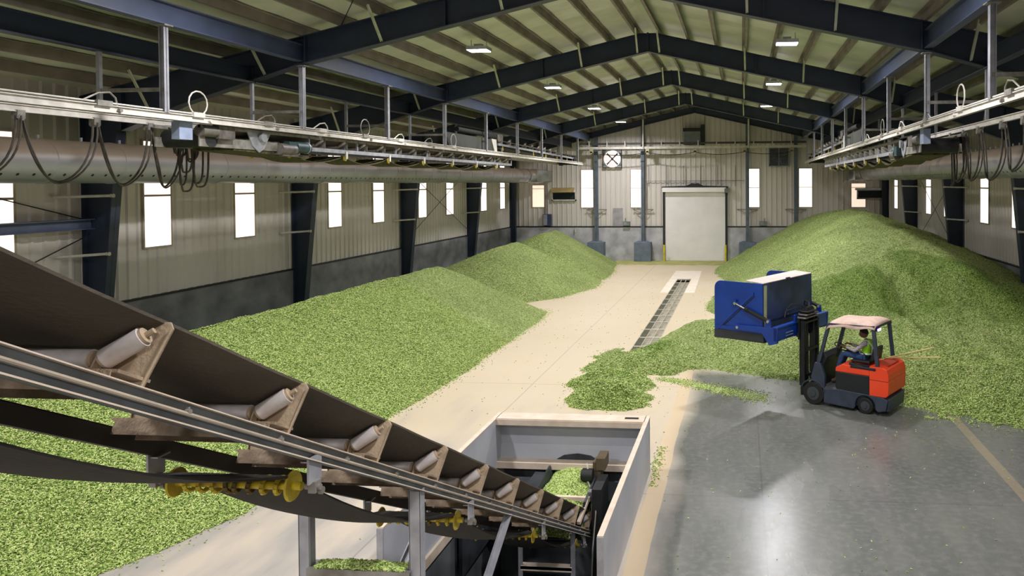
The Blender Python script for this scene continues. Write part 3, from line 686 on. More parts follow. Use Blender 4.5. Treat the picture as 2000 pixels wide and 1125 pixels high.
# ================================================================ HOPPER
rt = thing('receiving_hopper', 'open grey steel hopper box around the pit in the foreground', 'hopper', (-2.77, 10.1, 0))
x0, x1, y0, y1, zt = -4.02, -1.50, 8.0, 12.24, .9
MB().box(x0, x0+.05, y0, y1, -.02, zt).build('left_wall', HOPST, rt)
MB().box(x1-.05, x1, y0, y1, 0.0, zt).build('right_wall', HOPST, rt)
MB().box(x0, x1, y1-.05, y1, .0, zt).prism([(x0+.05, y1-.05, .42), (x1-.05, y1-.05, .42), (x1-.05, y1-.12, .20), (x0+.05, y1-.12, .20)], (0, .02, 0)).build('back_wall', HOPST, rt)
MB().box(x0+.05, x1-.05, y1-.33, y1, zt-.0, zt+.015).box(x0+.05, x1-.05, y1-.34, y1-.32, zt-.09, zt).build('back_rim', DUSTEDGE, rt)
MB().box(x0-.01, x0+.06, y0, y1, zt, zt+.015).build('left_rim', DUSTEDGE, rt)
MB().box(x1-.06, x1+.01, y0, y1, zt, zt+.015).build('right_rim', DUSTEDGE, rt)
for xx_ in (x0, x1-.05):
    mb = MB().box(xx_-.012, xx_+.062, y0-.012, y0, 0, zt)
    for z in (.12, .32, .52, .72, .85): mb.cyl((xx_+.025, y0-.018, z), (xx_+.025, y0-.01, z), .008, n=8)
    mb.build('end_post', GALV, rt)
MB().box(x0+.05, x0+.09, y0, y1, -.1, .03).box(x0+.05, x1-.05, y1-.32, y1-.05, .1, .2).build('inner_ledge', DUSTEDGE, rt)
tag(MB().box(-1.88, -1.66, y1-.2, y1-.15, zt+.015, zt+.03).build('steel_clip', DARK), 'small dark steel clip lying on the back rim of the hopper', 'clip')
# cross members and feeder in the pit
FD = mat('feeder_dark_steel', (62, 68, 74), .6, .1, (44, 48, 52), 4)
rt = thing('pit_feeder', 'dark feeder trough filled with green pellets inside the hopper pit', 'feeder', (-2.7, 11.5, -.4))
mb = MB(); 
for s in (-1, 1): mb.prism([(-2.68+s*.39, 12.1, .18), (-2.68+s*.39, 10.75, .10), (-2.68+s*.30, 10.75, -.35), (-2.68+s*.30, 12.1, -.3)], (s*.03, 0, 0))
mb.prism([(-3.07, 12.12, .18), (-2.9, 12.12, .27), (-2.68, 12.12, .30), (-2.46, 12.12, .27), (-2.29, 12.12, .18), (-2.29, 12.12, -.2), (-3.07, 12.12, -.2)], (0, .02, 0))
mb.build('trough', FD, rt)
MB().box(-3.13, -2.24, 10.92, 10.98, .03, .09).bar((-2.27, 10.95, .06), (-2.31, 10.5, -.10), .05, .05).build('front_bar', DUSTEDGE, rt)
MB().box(-2.32, -2.2, 11.6, 11.85, .05, .36).box(-2.26, -2.12, 11.55, 11.9, .26, .44).build('gear_housing', mat('dusty_motor', (110, 96, 72), .8), rt)
MB().cyl((-2.46, 11.5, .2), (-2.3, 11.5, .2), .10).cyl((-2.48, 11.5, .2), (-2.46, 11.5, .2), .08).build('motor', DARK, rt, True)
MB().box(-2.2, -2.06, 10.9, 11.5, -1.2, .22).build('upright', DARK, rt)
MB().box(-2.28, -2.16, 11.0, 11.12, .0, .14).build('junction_box', mat('box_grey', (120, 124, 124), .6), rt)
MB().tube([(-2.22, 11.06, .05), (-2.14, 10.9, -.1), (-2.13, 10.6, -.5), (-2.13, 10.5, -1.0)], .012).build('cable', GALVD, rt, True)
MB().tube([(-2.4, 11.55, .36), (-2.38, 11.5, .30), (-2.37, 11.45, .12), (-2.3, 11.4, 0)], .014).build('hose', PIPEW, rt, True)
MB().box(-3.95, -3.2, 11.3, 11.9, -.75, -.02).box(-3.32, -3.14, 11.25, 11.9, .04, .07).box(-3.95, -3.9, 10.2, 11.9, -.8, .0).build('side_casing', FD, rt)
MB().box(-1.98, -1.6, 11.6, 11.65, .03, .06).box(-1.95, -1.6, 11.62, 11.9, -.7, .0).build('side_plate', FD, rt)
def h_feed(x, y): return np.where((abs(x+2.68) < .35) & (y > 10.8) & (y < 12.1), .13-.9*(x+2.68)**2-.05*abs(y-11.8)-.10*np.clip(11.3-y, 0, 1)+.04*fbm(x, y, 3), -1.) 
def h_feed2(x, y): return np.where((abs(x+2.70) < .27) & (y > 10.5) & (y < 10.9), -.12-.5*(10.9-y)-.5*(x+2.7)**2+.03*fbm(x, y, 4), -9.)
for fn, lb, yy in ((h_feed, 'green pellets heaped in the feeder trough in the pit', (10.8, 12.1)), (h_feed2, 'green pellets spilling onto the foot of the conveyor belt', (10.5, 10.9))):
    X = np.linspace(-3.03, -2.33, 36) if fn is h_feed else np.linspace(-2.96, -2.44, 36); Y = np.linspace(yy[0]+.005, yy[1]-.005, 40); gx, gy = np.meshgrid(X, Y, indexing='ij'); h = fn(gx, gy); h = np.where(h < -.9 if fn is h_feed else h < -5, -.5 if fn is h_feed else -.75, h)
    vs = [(gx.flat[i], gy.flat[i], h.flat[i]) for i in range(gx.size)]; fs = [(i*40+j, (i+1)*40+j, (i+1)*40+j+1, i*40+j+1) for i in range(35) for j in range(39)]
    tag(MB().add(vs, fs).build('pellet_heap', PELLET, None, True), lb, 'pellets', None, 'stuff')
n = 9000; x = _rs.uniform(-3.02, -2.34, n); y = _rs.uniform(10.82, 12.08, n); pa = np.stack([x, y, h_feed(x, y)+.006+_rs.uniform(0, .015, n)], 1)
n = 4000; x = _rs.uniform(-2.96, -2.44, n); y = _rs.uniform(9.95, 10.88, n); pb = np.stack([x, y, h_feed2(x, y)+.006+_rs.uniform(0, .012, n)], 1)
pa = pa[pa[:, 2] > -.5]; pb = pb[pb[:, 2] > -2]
grains('loose_pellets', np.concatenate([pa, pb]), 'single green pellets on top of the feeder trough in the pit', 1.2)

# ================================================================ INCLINED CONVEYOR
SL = .52431
def zl(y): return 5.337-SL*y           # top of the stringers
ca = Vector((0, 1, -SL)).normalized(); cn = Vector((0, SL, 1)).normalized(); CX = -2.70
def cp(x, y, n=0, a=0): return Vector((CX+x, y, zl(y)))+cn*n+ca*a
cv = thing('belt_conveyor', 'dusty inclined belt conveyor rising from the hopper pit to the left edge', 'conveyor', (CX, 5.13, 0))
Y0, Y1 = -1.4, 11.3
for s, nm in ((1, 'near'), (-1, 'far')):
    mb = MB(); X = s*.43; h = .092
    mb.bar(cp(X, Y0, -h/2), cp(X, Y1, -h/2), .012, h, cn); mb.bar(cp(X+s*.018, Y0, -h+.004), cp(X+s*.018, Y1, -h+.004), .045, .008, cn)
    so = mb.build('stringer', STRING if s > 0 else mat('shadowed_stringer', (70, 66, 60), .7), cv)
    MB().bar(cp(X+s*.012, Y0, -.001), cp(X+s*.012, Y1, -.001), .036, .005, cn).bar(cp(X+s*.042, Y0, -h+.004), cp(X+s*.042, Y1, -h+.004), .004, .006, cn).build('dusty_flange', DUSTEDGE, so)
    if s > 0:
        MB().tube([cp(X+.022, Y0, -.045), cp(X+.022, Y1, -.045)], .009).build('conduit', mat('dusty_conduit', (186, 172, 152), .7), so, True)
        for k in range(14):
            yk = 2.9+k*.62; MB().box(0, 0, 0, 0, 0, 0).cyl(cp(X+.006, yk, -.035), cp(X+.03, yk, -.035), .012, n=8).cyl(cp(X+.006, yk, -.02), cp(X+.02, yk, -.02), .007, n=6).build('conduit_clip', GALVD, so)
# carrying belt (trough)
prof = [(-.43, .262), (-.35, .205), (-.265, .148), (-.1, .138), (.1, .138), (.265, .148), (.35, .205), (.43, .258)]
mb = MB(); yl = np.linspace(Y0, 10.9, 70); vs = []; fs = []; n = len(prof)
for i, y in enumerate(yl):
    ph = ((y-2.82)/.925) % 1; sag = .004*math.sin(math.pi*ph)**2
    for off in (0, .012): vs += [cp(x, y, z-sag*(1 if abs(x) > .35 else .4)+off) for x, z in prof]
for i in range(len(yl)-1):
    a_ = i*2*n; b2 = a_+2*n
    for k in range(n-1): fs += [(a_+k, a_+k+1, b2+k+1, b2+k), (a_+n+k, b2+n+k, b2+n+k+1, a_+n+k+1)]
    for k in (0, n-1): fs.append((a_+k, b2+k, b2+n+k, a_+n+k))
mb.add(vs, fs).build('carrying_belt', BELT, cv, True)
# idlers
def idler(y):
    b = MB().bar(cp(-.43, y, .035), cp(.43, y, .035), .17, .012, cn).bar(cp(-.405, y, -.002, .085), cp(.405, y, -.002, .085), .008, .075, cn).bar(cp(-.405, y, -.002, -.085), cp(.405, y, -.002, -.085), .008, .075, cn)
    base = b.build('idler', mat('dusty_idler_base', (170, 150, 126), .85, 0, (132, 116, 96), 12, .3, 60), cv)
    for s in (1, -1):
        P = [(.43, .0), (.475, .235), (.455, .262), (.425, .262), (.395, .235), (.235, .055), (.215, 0)]
        MB().prism([cp(s*x, y, n_, .055) for x, n_ in P], ca*.008).prism([cp(s*x, y, n_, .045) for x, n_ in ((.43, .0), (.475, .235), (.470, .235), (.425, .0))], ca*.018).build('bracket', TAN, base)
        p, q = cp(s*.285, y, .098), cp(s*.408, y, .186); d = (q-p).normalized()
        rl = MB().cyl(p, q, .041, n=20).build('wing_roller', ROLLW, base, True)
        MB().cyl(p-d*.012, p, .034, n=16).cyl(q, q+d*.012, .034, n=16).cyl(q+d*.012, q+d*.045, .012, n=8).build('end_cap', TAN, rl, True)
    rl = MB().cyl(cp(-.235, y, .096), cp(.235, y, .096), .038, n=20).build('centre_roller', ROLLW, base, True)
    MB().cyl(cp(-.25, y, .096), cp(-.235, y, .096), .032, n=16).cyl(cp(.235, y, .096), cp(.25, y, .096), .032, n=16).build('end_cap', TAN, rl, True)
    for s in (-1, 1): MB().prism([cp(s*.26-.004, y, .0, -.03), cp(s*.26-.004, y, .0, .03), cp(s*.26-.004, y, .11, .015), cp(s*.26-.004, y, .11, -.015)], (.008, 0, 0)).build('centre_bracket', TAN, base)
for k in range(-4, 10): idler(2.62+.925*k)
# return belt with sag, and return rollers
RY = [-.81, 1.49, 3.79, 6.09, 8.39, 10.6]
pts = []; mb = MB()
for k in range(len(RY)-1):
    for j in range(14):
        t = j/14; y = RY[k]+(RY[k+1]-RY[k])*t
        pts.append((y, zl(y)-.235+.042-.30*4*t*(1-t)*.42))
pts.append((RY[-1], zl(RY[-1])-.193)); cols = [-.33, -.22, -.11, 0, .11, .22, .33]; vs = []; fs = []; n = len(cols)
for (y, z) in pts:
    ph = min(abs(y-r) for r in RY); cup = .03*min(1, ph)
    for off in (0, .012): vs += [(CX+c_, y, z+off-cup*(1-(c_/.33)**2)) for c_ in cols]
for i in range(len(pts)-1):
    a_ = i*2*n; b2 = a_+2*n
    for k in range(n-1): fs += [(a_+k, a_+k+1, b2+k+1, b2+k), (a_+n+k, b2+n+k, b2+n+k+1, a_+n+k+1)]
    for k in (0, n-1): fs.append((a_+k, b2+k, b2+n+k, a_+n+k))
mb.add(vs, fs).build('return_belt', mat('ribbed_belt', (46, 42, 34), .95, 0, (34, 32, 28), 10, .3, 50, (3, .12, 1)), cv, True)
for k, y in enumerate(RY):
    z = zl(y)-.235
    r_ = MB().cyl((CX-.36, y, z), (CX+.38, y, z), .022, n=10).build('return_roller', YEL, cv, True)
    for x in (-.33, .33): MB().cyl((CX+x-.005, y, z), (CX+x+.005, y, z), .080, .076, n=28).build('end_disc', YEL, r_, True)
    for i in range(8):
        x = -.27+i*.54/7; mb = MB(); nn = 12
        for j in range(nn):      # coiled rubber ring
            t0, t1 = 2*math.pi*j/nn, 2*math.pi*(j+1)/nn; f = lambda t, u: (CX+x+u+.03*t/6.28*(1 if x < 0 else -1), y+.042*math.cos(t), z+.042*math.sin(t))
            mb.cyl(f(t0, 0), f(t1, 0), .012, n=6)
        mb.build('spiral_ring', YEL if i in (0, 1, 2, 6, 7) else mat('dirty_yellow', (120, 98, 28), .7, 0, (60, 50, 24), 20), r_, True)
    for s in (1, -1):
        hx = CX+s*.45
        MB().box(hx-.006, hx+.006, y-.06, y+.06, z+.03, zl(y)-.07).box(min(hx, hx-s*.05), max(hx, hx-s*.05), y-.045, y+.045, zl(y)-.096, zl(y)-.088).build('drop_bracket', GALV, r_)
        MB().box(hx-.02, hx+.02, y-.03, y+.03, z-.025, z+.035).cyl((hx-.05, y, z), (hx+.035, y, z), .016, n=10).cyl((hx+.01, y+.03, z-.03), (hx+.03, y+.03, z-.03), .02, n=10).build('bearing', GALVD, r_, True)
# legs
YP_ = 5.13
for s, lb in ((1, 'near'), (-1, 'far')):
    X = CX+s*.41
    MB().box(X-.04, X+.04, YP_-.035, YP_-.028, 0, zl(YP_)-.09).box(X-s*.04-.004, X-s*.04+.004, YP_-.035, YP_+.035, 0, zl(YP_)-.09).box(X+s*.04-.004, X+s*.04+.004, YP_-.035, YP_+.035, 0, zl(YP_)-.09).box(X-.09, X+.09, YP_-.09, YP_+.09, 0, .012).build('leg', GALV, cv)
    MB().bar((X, 7.15, zl(7.15)-.09), (X, YP_+.03, .52), .07, .012, (1, 0, 0)).bar((X+.03, 7.15, zl(7.15)-.09), (X+.03, YP_+.03, .52), .01, .06, (1, 0, 0)).build('brace', GALV, cv)
    X = CX+s*.37
    MB().box(X-.035, X+.035, 10.2, 10.206, -1.88, zl(10.2)-.1).box(X-.035, X-.029, 10.2, 10.26, -1.88, zl(10.2)-.1).build('tail_leg', GALV, cv)
MB().box(CX-.38, CX+.38, YP_-.06, YP_+.06, 1.985, 1.991).box(CX-.38, CX+.38, YP_-.066, YP_-.06, 1.93, 1.991).box(CX-.38, CX+.38, YP_+.06, YP_+.066, 1.93, 1.991).build('cross_channel', GALVD, cv)
MB().box(CX-.36, CX+.36, 10.17, 10.29, -.62, -.58).box(CX-.36, CX+.36, 10.17, 10.176, -.64, -.58).build('cross_channel', DUSTEDGE, cv)
MB().cyl((CX-.34, 11.0, zl(11)-.03), (CX+.34, 11.0, zl(11)-.03), .11, n=24).build('tail_pulley', DARK, cv, True)
MB().cyl((CX-.34, -1.2, zl(-1.2)-.03), (CX+.34, -1.2, zl(-1.2)-.03), .13, n=24).build('head_pulley', DARK, cv, True)
for k, y in enumerate((7.2, 6.3)):
    pass
x = _rs.uniform(CX-.33, CX+.33, 1800); y = YP_+_rs.uniform(-.055, .055, 1800); z = 1.995+_rs.rand(1800)*np.clip(.018*(1-((x-CX)/.34)**2), 0, 1)
grains('spilled_pellets', np.stack([x, y, z], 1), 'green pellets lying on the cross channel between the conveyor legs', .9)
# ================================================================ OVERHEAD RAILS AND CONVEYORS
RZ = 5.83
TEAL = mat('teal_motor', (40, 74, 78), .5, .1, (26, 50, 54)); MOTG = mat('grey_motor', (112, 108, 102), .5, .2, (80, 74, 68), 8)
YD = mat('small_yellow_disc', (190, 170, 60), .6); MOSS = mat('dusty_olive_belt', (88, 84, 44), .95, 0, (48, 46, 26), 14, .6, 40)
HY = [11.25+3.81*k for k in range(9)]
def hanger_frame(sd, s, y, k):
    xn, xf = SX[sd], SX2[sd]
    nm = ('left', 'right')[sd == 'r']
    top = 7.25 if (k % 2 == 0) else rbot(xn)
    rt = thing('hanger_frame', 'grey steel hanger frame over the %s rails, %s along the row' % (nm, ORD[k]+' from the front'), 'hanger', (xn, y, RZ), 'rail hanger frames')
    mb = MB().box(xn-.045, xn+.045, y-.006, y+.006, RZ+.04, top).box(xn-.045, xn-.035, y-.05, y+.05, RZ+.04, top).box(xn+.035, xn+.045, y-.05, y+.05, RZ+.04, top)
    mb.build('near_post', GALV, rt)
    MB().box(xn-.1, xn+.1, y-.09, y+.09, top-.02, top).build('top_plate', GALVD, rt)
    MB().box(xf-.03, xf+.03, y-.03, y+.03, RZ+.04, 6.86 if k % 2 == 0 else min(6.86, rbot(xf))).build('far_post', GALV, rt)
    MB().box(min(xn, xf), max(xn, xf), y-.02, y+.02, 6.2, 6.26).build('cross_brace', GALVD, rt)
    return rt
def arc(c, w_, h, n=9): return [(c[0], c[1]+w_*(i/(n-1)-.5), c[2]+h*math.sin(math.pi*i/(n-1))) for i in range(n)]
def rails(sd, s):
    nm = ('left', 'right')[sd == 'r']
    for w_, X in (('near', SX[sd]), ('far', SX2[sd])):
        rt = thing('hanging_rail', 'pale steel rail hung along the %s side, the %s one' % (nm, 'inner' if w_ == 'near' else 'outer wall-side'), 'rail', (X, 20, RZ), 'overhead conveyor rails')
        MB().ibeam((X, 3.0, RZ-.01), (X, 43.2, RZ-.01), .11, .07, .014, .02).build('rail_beam', PIPEW, rt)
        if w_ == 'near':
            MB().tube([(X, 3.0, RZ+.075), (X, 43.0, RZ+.075)], .014, 6).build('conduit', PIPEW, rt, True)
            for k, y in enumerate(np.arange(8.2, 24, 1.9 if sd == 'l' else 2.3)):
                mb = MB()
                if k % 3 == 2: mb.tube([(X, y+.22*math.cos(t), RZ+.26+.2*math.sin(t)) for t in np.linspace(-1.5, 4.6, 14)], .013, 6)
                else: mb.tube([(X, y-.35, RZ+.08), (X, y-.1, RZ+.2), (X, y+.1, RZ+.23), (X, y+.2, RZ+.16), (X, y+.24, RZ+.0)], .014, 6)
                mb.box(X-.05, X+.05, y-.16, y+.1, RZ+.02, RZ+.1).cyl((X+.06*s*-1, y+.24, RZ-.02), (X-.0*s, y+.24, RZ-.02), .03, n=8)
                mb.build('cable_clamp', GALVD if k % 2 else PIPEW, rt, True)
for sd, s in (('l', -1), ('r', 1)):
    rails(sd, s)
    for k, y in enumerate(HY): hanger_frame(sd, s, y, k)

def shuttle(sd, s, Y0, Y1, zc_, mo0, label):
    xn, xf = SX[sd]+s*.14, SX2[sd]-s*.14; xm = (xn+xf)/2
    lo_, hi_ = min(xn, xf), max(xn, xf)
    rt = thing('shuttle_conveyor', label, 'conveyor', (xm, Y0, zc_), 'hanging shuttle conveyors')
    for nm, X in (('near_chord', xn), ('far_chord', xf)):
        MB().box(X-.025, X+.025, Y0, Y1, zc_, zc_+.085).build(nm, GALV, rt)
        MB().box(X-.02, X+.02, mo0, Y1, zc_+.27, zc_+.33).build(nm.replace('chord', 'upper_rail'), GALVD, rt)
        y = Y0
        while y <= Y1+.01: MB().box(X-.02, X+.02, y-.02, y+.02, zc_+.08, zc_+.30).build('post', GALV, rt); y += (Y1-Y0)/7
        for y in (Y0+.3, Y1-.3, (Y0+Y1)/2):
            MB().cyl((X+s*.02, y, RZ-.09), (X-s*.1, y, RZ-.09), .055, n=14).box(X-.02, X+.02, y-.03, y+.03, zc_+.3, RZ-.09).build('trolley_wheel', GALV, rt, True)
    n = int((Y1-Y0)/.95)
    for k in range(n):
        y = Y0+.55+.95*k
        mb = MB().box(lo_, hi_, y-.02, y+.02, zc_+.085, zc_+.12)
        for q in (-1, 1):
            e = xm+q*.46; mb.prism([(e, y+.03, zc_+.09), (e, y+.03, zc_+.29), (e-q*.05, y+.03, zc_+.29), (e-q*.22, y+.03, zc_+.12), (e-q*.22, y+.03, zc_+.09)], (0, .008, 0))
        ib = mb.build('idler', GALVD, rt)
        for q in (-1, 1): MB().cyl((xm+q*.24, y, zc_+.15), (xm+q*.42, y, zc_+.27), .035, n=12).build('roller', ROLLW, ib, True)
        MB().cyl((xm-.2, y, zc_+.15), (xm+.2, y, zc_+.15), .035, n=12).build('roller', ROLLW, ib, True)
    pr = [(-.45, .33), (-.24, .20), (.24, .20), (.45, .33)]; vs = []; fs = []
    for y in (mo0+.3, Y1-.1):
        for o_ in (0, .012): vs += [(xm+a_, y, zc_+b2+o_) for a_, b2 in pr]
    for k in range(3): fs += [(k, k+1, 8+k+1, 8+k), (4+k, 12+k, 12+k+1, 4+k+1)]
    fs += [(0, 8, 12, 4), (3, 7, 15, 11), (0, 4, 5, 1), (1, 5, 6, 2), (2, 6, 7, 3), (8, 9, 13, 12), (9, 10, 14, 13), (10, 11, 15, 14)]
    MB().add(vs, fs).build('carrying_belt', BELT, rt)
    ry = list(np.arange(mo0+2.6, Y1, 2.2)); mb = MB(); P = []
    for a_, b2 in zip(ry[:-1], ry[1:]):
        P += [(a_+(b2-a_)*j/10, zc_-.06-.16*4*(j/10)*(1-j/10)) for j in range(10)]
    P.append((ry[-1], zc_-.06)); vs = []; fs = []
    for y, z in P: vs += [(xm-.38, y, z), (xm+.38, y, z), (xm-.38, y, z-.012), (xm+.38, y, z-.012)]
    for i in range(len(P)-1):
        a_, b2 = 4*i, 4*i+4; fs += [(a_, a_+1, b2+1, b2), (a_+2, b2+2, b2+3, a_+3), (a_, b2, b2+2, a_+2), (a_+1, a_+3, b2+3, b2+1)]
    mb.add(vs, fs).build('return_belt', MOSS, rt, True)
    for y in ry:
        r_ = MB().cyl((xm-.42, y, zc_-.10), (xm+.42, y, zc_-.10), .025, n=10).build('return_roller', MOSS, rt, True)
        for q in (-1, 1):
            MB().cyl((xm+q*.40, y, zc_-.10), (xm+q*.43, y, zc_-.10), .07, n=14).build('end_disc', YD, r_, True)
            MB().box(xm+q*.455-.012, xm+q*.455+.012, y-.035, y+.035, zc_-.12, zc_+.05).build('drop_bracket', PIPEW, r_)
    # drive end: pulleys, motors, frame
    MB().cyl((xm-.42, mo0+.3, zc_+.10), (xm+.42, mo0+.3, zc_+.10), .16, n=20).build('drive_pulley', DARK, rt, True)
    MB().box(lo_, lo_+.02, mo0, Y0, zc_-.05, zc_+.12).box(hi_-.02, hi_, mo0, Y0, zc_-.05, zc_+.12).build('drive_frame', GALVD, rt)
    MB().prism([(xn, mo0+1.2, zc_+.36), (xn, mo0+2.0, zc_+.36), (xn, mo0+1.75, zc_-.02), (xn, mo0+1.6, zc_-.1), (xn, mo0+1.4, zc_+.02)], (-s*.02, 0, 0)).cyl((xn-s*.03, mo0+1.65, zc_+.2), (xn-s*.09, mo0+1.65, zc_+.2), .09, n=14).build('pivot_plate', GALV, rt)
    m1 = MB().cyl((xn, Y0-.55, zc_+.06), (xn, Y0-.12, zc_+.06), .12, n=18).cyl((xn, Y0-.12, zc_+.06), (xn, Y0-.02, zc_+.06), .10, n=18).box(xn-.12, xn+.1, Y0-.85, Y0-.55, zc_-.06, zc_+.16).build('drive_motor', TEAL, rt, True)
    MB().cyl((xn, Y0-.14, zc_+.06), (xn, Y0-.11, zc_+.06), .128, n=18).build('band', GALV, m1, True)
    MB().cyl((xn, mo0+.0, zc_+.22), (xn, mo0+.38, zc_+.22), .10, n=16).box(xn-.09, xn+.09, mo0+.38, mo0+.8, zc_+.1, zc_+.33).build('travel_motor', MOTG, rt, True)
    MB().cyl((xn-s*.02, mo0+2.2, zc_+.0), (xn-s*.02, mo0+2.7, zc_+.0), .12, n=16).box(xn-.08, xn+.08, mo0+2.25, mo0+2.8, zc_-.14, zc_-.08).build('gear_motor', MOTG, rt, True)
    MB().box(xn-s*.0-.07, xn+.07, mo0-.55, mo0-.25, RZ-.36, RZ-.06).build('control_box', mat('pale_blue_box', (150, 164, 190), .5), rt)
    MB().prism([(xm-.4, mo0+.9, zc_-.08), (xm+.4, mo0+.9, zc_-.08), (xm+.4, Y0-.1, zc_-.16), (xm-.4, Y0-.1, zc_-.16)], (0, 0, .05)).build('dusty_scraper', MOSS, rt)
    return rt
shuttle('l', -1, 15.5, 29.9, 5.43, 12.2, 'long shuttle conveyor hanging under the left rails above the duct')
shuttle('r', 1, 18.9, 34.2, 5.37, 16.2, 'long shuttle conveyor hanging under the right rails')

def top_conveyor(sd, s, Y0, Y1, box0, label):
    xn, xf = SX[sd]+s*.2, SX2[sd]-s*.2; xm = (xn+xf)/2; z0, z1 = 6.22, 6.0
    lo_, hi_ = min(xn, xf), max(xn, xf)
    rt = thing('feed_conveyor', label, 'conveyor', (xm, Y0, 5.9), 'feed conveyors above the rails')
    for X, nm in ((xn, 'near_chord'), (xf, 'far_chord')): MB().bar((X, Y0, z0), (X, Y1, z1+.1), .05, .08).build(nm, GALV, rt)
    for k in range(int((Y1-Y0)/1.1)):
        y = Y0+.6+1.1*k; z = z0+(z1+.1-z0)*(y-Y0)/(Y1-Y0)+.04
        ib = MB().box(lo_, hi_, y-.02, y+.02, z, z+.04).prism([(xn, y, z), (xn, y, z+.26), (xn+s*.05, y, z+.26), (xn+s*.2, y, z+.04)], (0, .01, 0)).prism([(xf, y, z), (xf, y, z+.26), (xf-s*.05, y, z+.26), (xf-s*.2, y, z+.04)], (0, .01, 0)).build('idler', GALVD, rt)
        MB().cyl((xn+s*.2, y-.03, z+.07), (xn+s*.04, y-.03, z+.2), .035, n=10).build('roller', ROLLW, ib, True)
        if k % 2 == 0:
            MB().cyl((xn-s*.02, y, z-.2), (xn+s*.02, y, z-.2), .06, n=12).box(xn-.01, xn+.01, y-.03, y+.03, z-.2, z-.05).build('return_roller', YD, rt, True)
    MB().bar((xm, Y0, z0+.16), (xm, Y1, z1+.26), .62, .03).build('carrying_belt', BELT, rt)
    MB().bar((xm, Y0, z0-.16), (xm, Y1, z1-.06), .6, .015).build('return_belt', MOSS, rt)
    # chute box hung at its head
    MB().prism([(xn-s*.05, box0, 5.95), (xn-s*.05, Y0-.6, 5.95), (xn-s*.05, Y0-.9, 6.36), (xn-s*.05, box0-.3, 6.36)], (s*.7, 0, 0)).build('chute', mat('chute_dark', (62, 66, 58), .6), rt)
    MB().prism([(xn-s*.08, Y0-.62, 5.93), (xn-s*.08, Y0-.3, 5.93), (xn-s*.08, Y0-.4, 6.38), (xn-s*.08, Y0-.95, 6.38)], (s*.08, 0, 0)).build('chute_end', PIPEW, rt)
    MB().cyl((xn, box0+.8, 6.52), (xn, Y0-1.4, 6.52), .08, n=14).cyl((xn, Y0-1.4, 6.52), (xn, Y0-.6, 6.52), .12, n=14).cyl((xn, Y0-.6, 6.5), (xn, Y0-.1, 6.5), .09, n=14).build('screw_drive', BLACK, rt, True)
    MB().cyl((xn-s*.1, Y0-.15, 6.45), (xn+s*.3, Y0-.15, 6.45), .15, n=18).box(xn-.1, xn+.1, Y0, Y0+.35, 6.34, 6.6).build('gear_motor', MOTG, rt, True)
    MB().box(lo_-.05, hi_+.05, Y1, Y1+.5, 5.75, 6.05).box(lo_-.08, lo_-.04, Y1-.2, Y1+.7, 5.7, 6.1).box(hi_+.04, hi_+.08, Y1-.2, Y1+.7, 5.7, 6.1).build('tail_box', DARK, rt)
    MB().cyl((lo_, Y1+.1, 6.1), (hi_, Y1+.1, 6.1), .17, n=18).build('tail_pulley', BLACK, rt, True)
    for y in (Y0+.5, (Y0+Y1)/2, Y1-.3):
        for X in (xn, xf): MB().box(X-.02, X+.02, y-.02, y+.02, RZ+.04, z1+.1).build('stand', GALV, rt)
top_conveyor('l', -1, 28.4, 41.6, 23.4, 'feed conveyor with a dark chute riding above the left rails')
top_conveyor('r', 1, 28.4, 41.6, 24.2, 'feed conveyor with a dark chute riding above the right rails')

# cross conveyor rails at the back wall
rt = thing('cross_rail', 'pale overhead rail crossing in front of the back wall above the door', 'rail', (-2.8, 44.5, 6.75))
MB().box(-9.6, 3.8, 44.46, 44.54, 6.72, 6.86).build('rail_beam', PIPEW, rt)
MB().cyl((-9.6, 44.7, 7.05), (3.8, 44.7, 7.05), .06, n=12).build('pipe', mat('dark_grey_pipe', (84, 88, 86), .6), rt, True)
for x in np.arange(-9.0, 3.9, 1.08): MB().box(x-.03, x+.03, 44.5, 44.76, 6.86, 7.2).build('pipe_bracket', PIPEW, rt)
for x in (-5.75, .42):
    MB().cyl((x, 44.4, 6.72), (x, 44.4, rbot(x)+.5), .05, n=12).build('hanger_post', PIPEW, rt, True)
for x in (-8.85, -5.5, -2.7, .2, 2.9): MB().box(x-.1, x+.1, 44.4, 44.6, 6.5, 6.74).cyl((x, 44.4, 6.52), (x, 44.6, 6.52), .08, n=10).build('cable_trolley', mat('cream_trolley', (196, 186, 150), .6), rt)
for a_, b2 in ((-8.85, -5.5), (-5.5, -2.7), (-2.7, .2), (.2, 2.9)):
    MB().tube([(a_+(b2-a_)*t, 44.42, 6.5-.14*4*t*(1-t)) for t in np.linspace(0, 1, 12)], .02, 6).build('cable', DARK, rt, True)

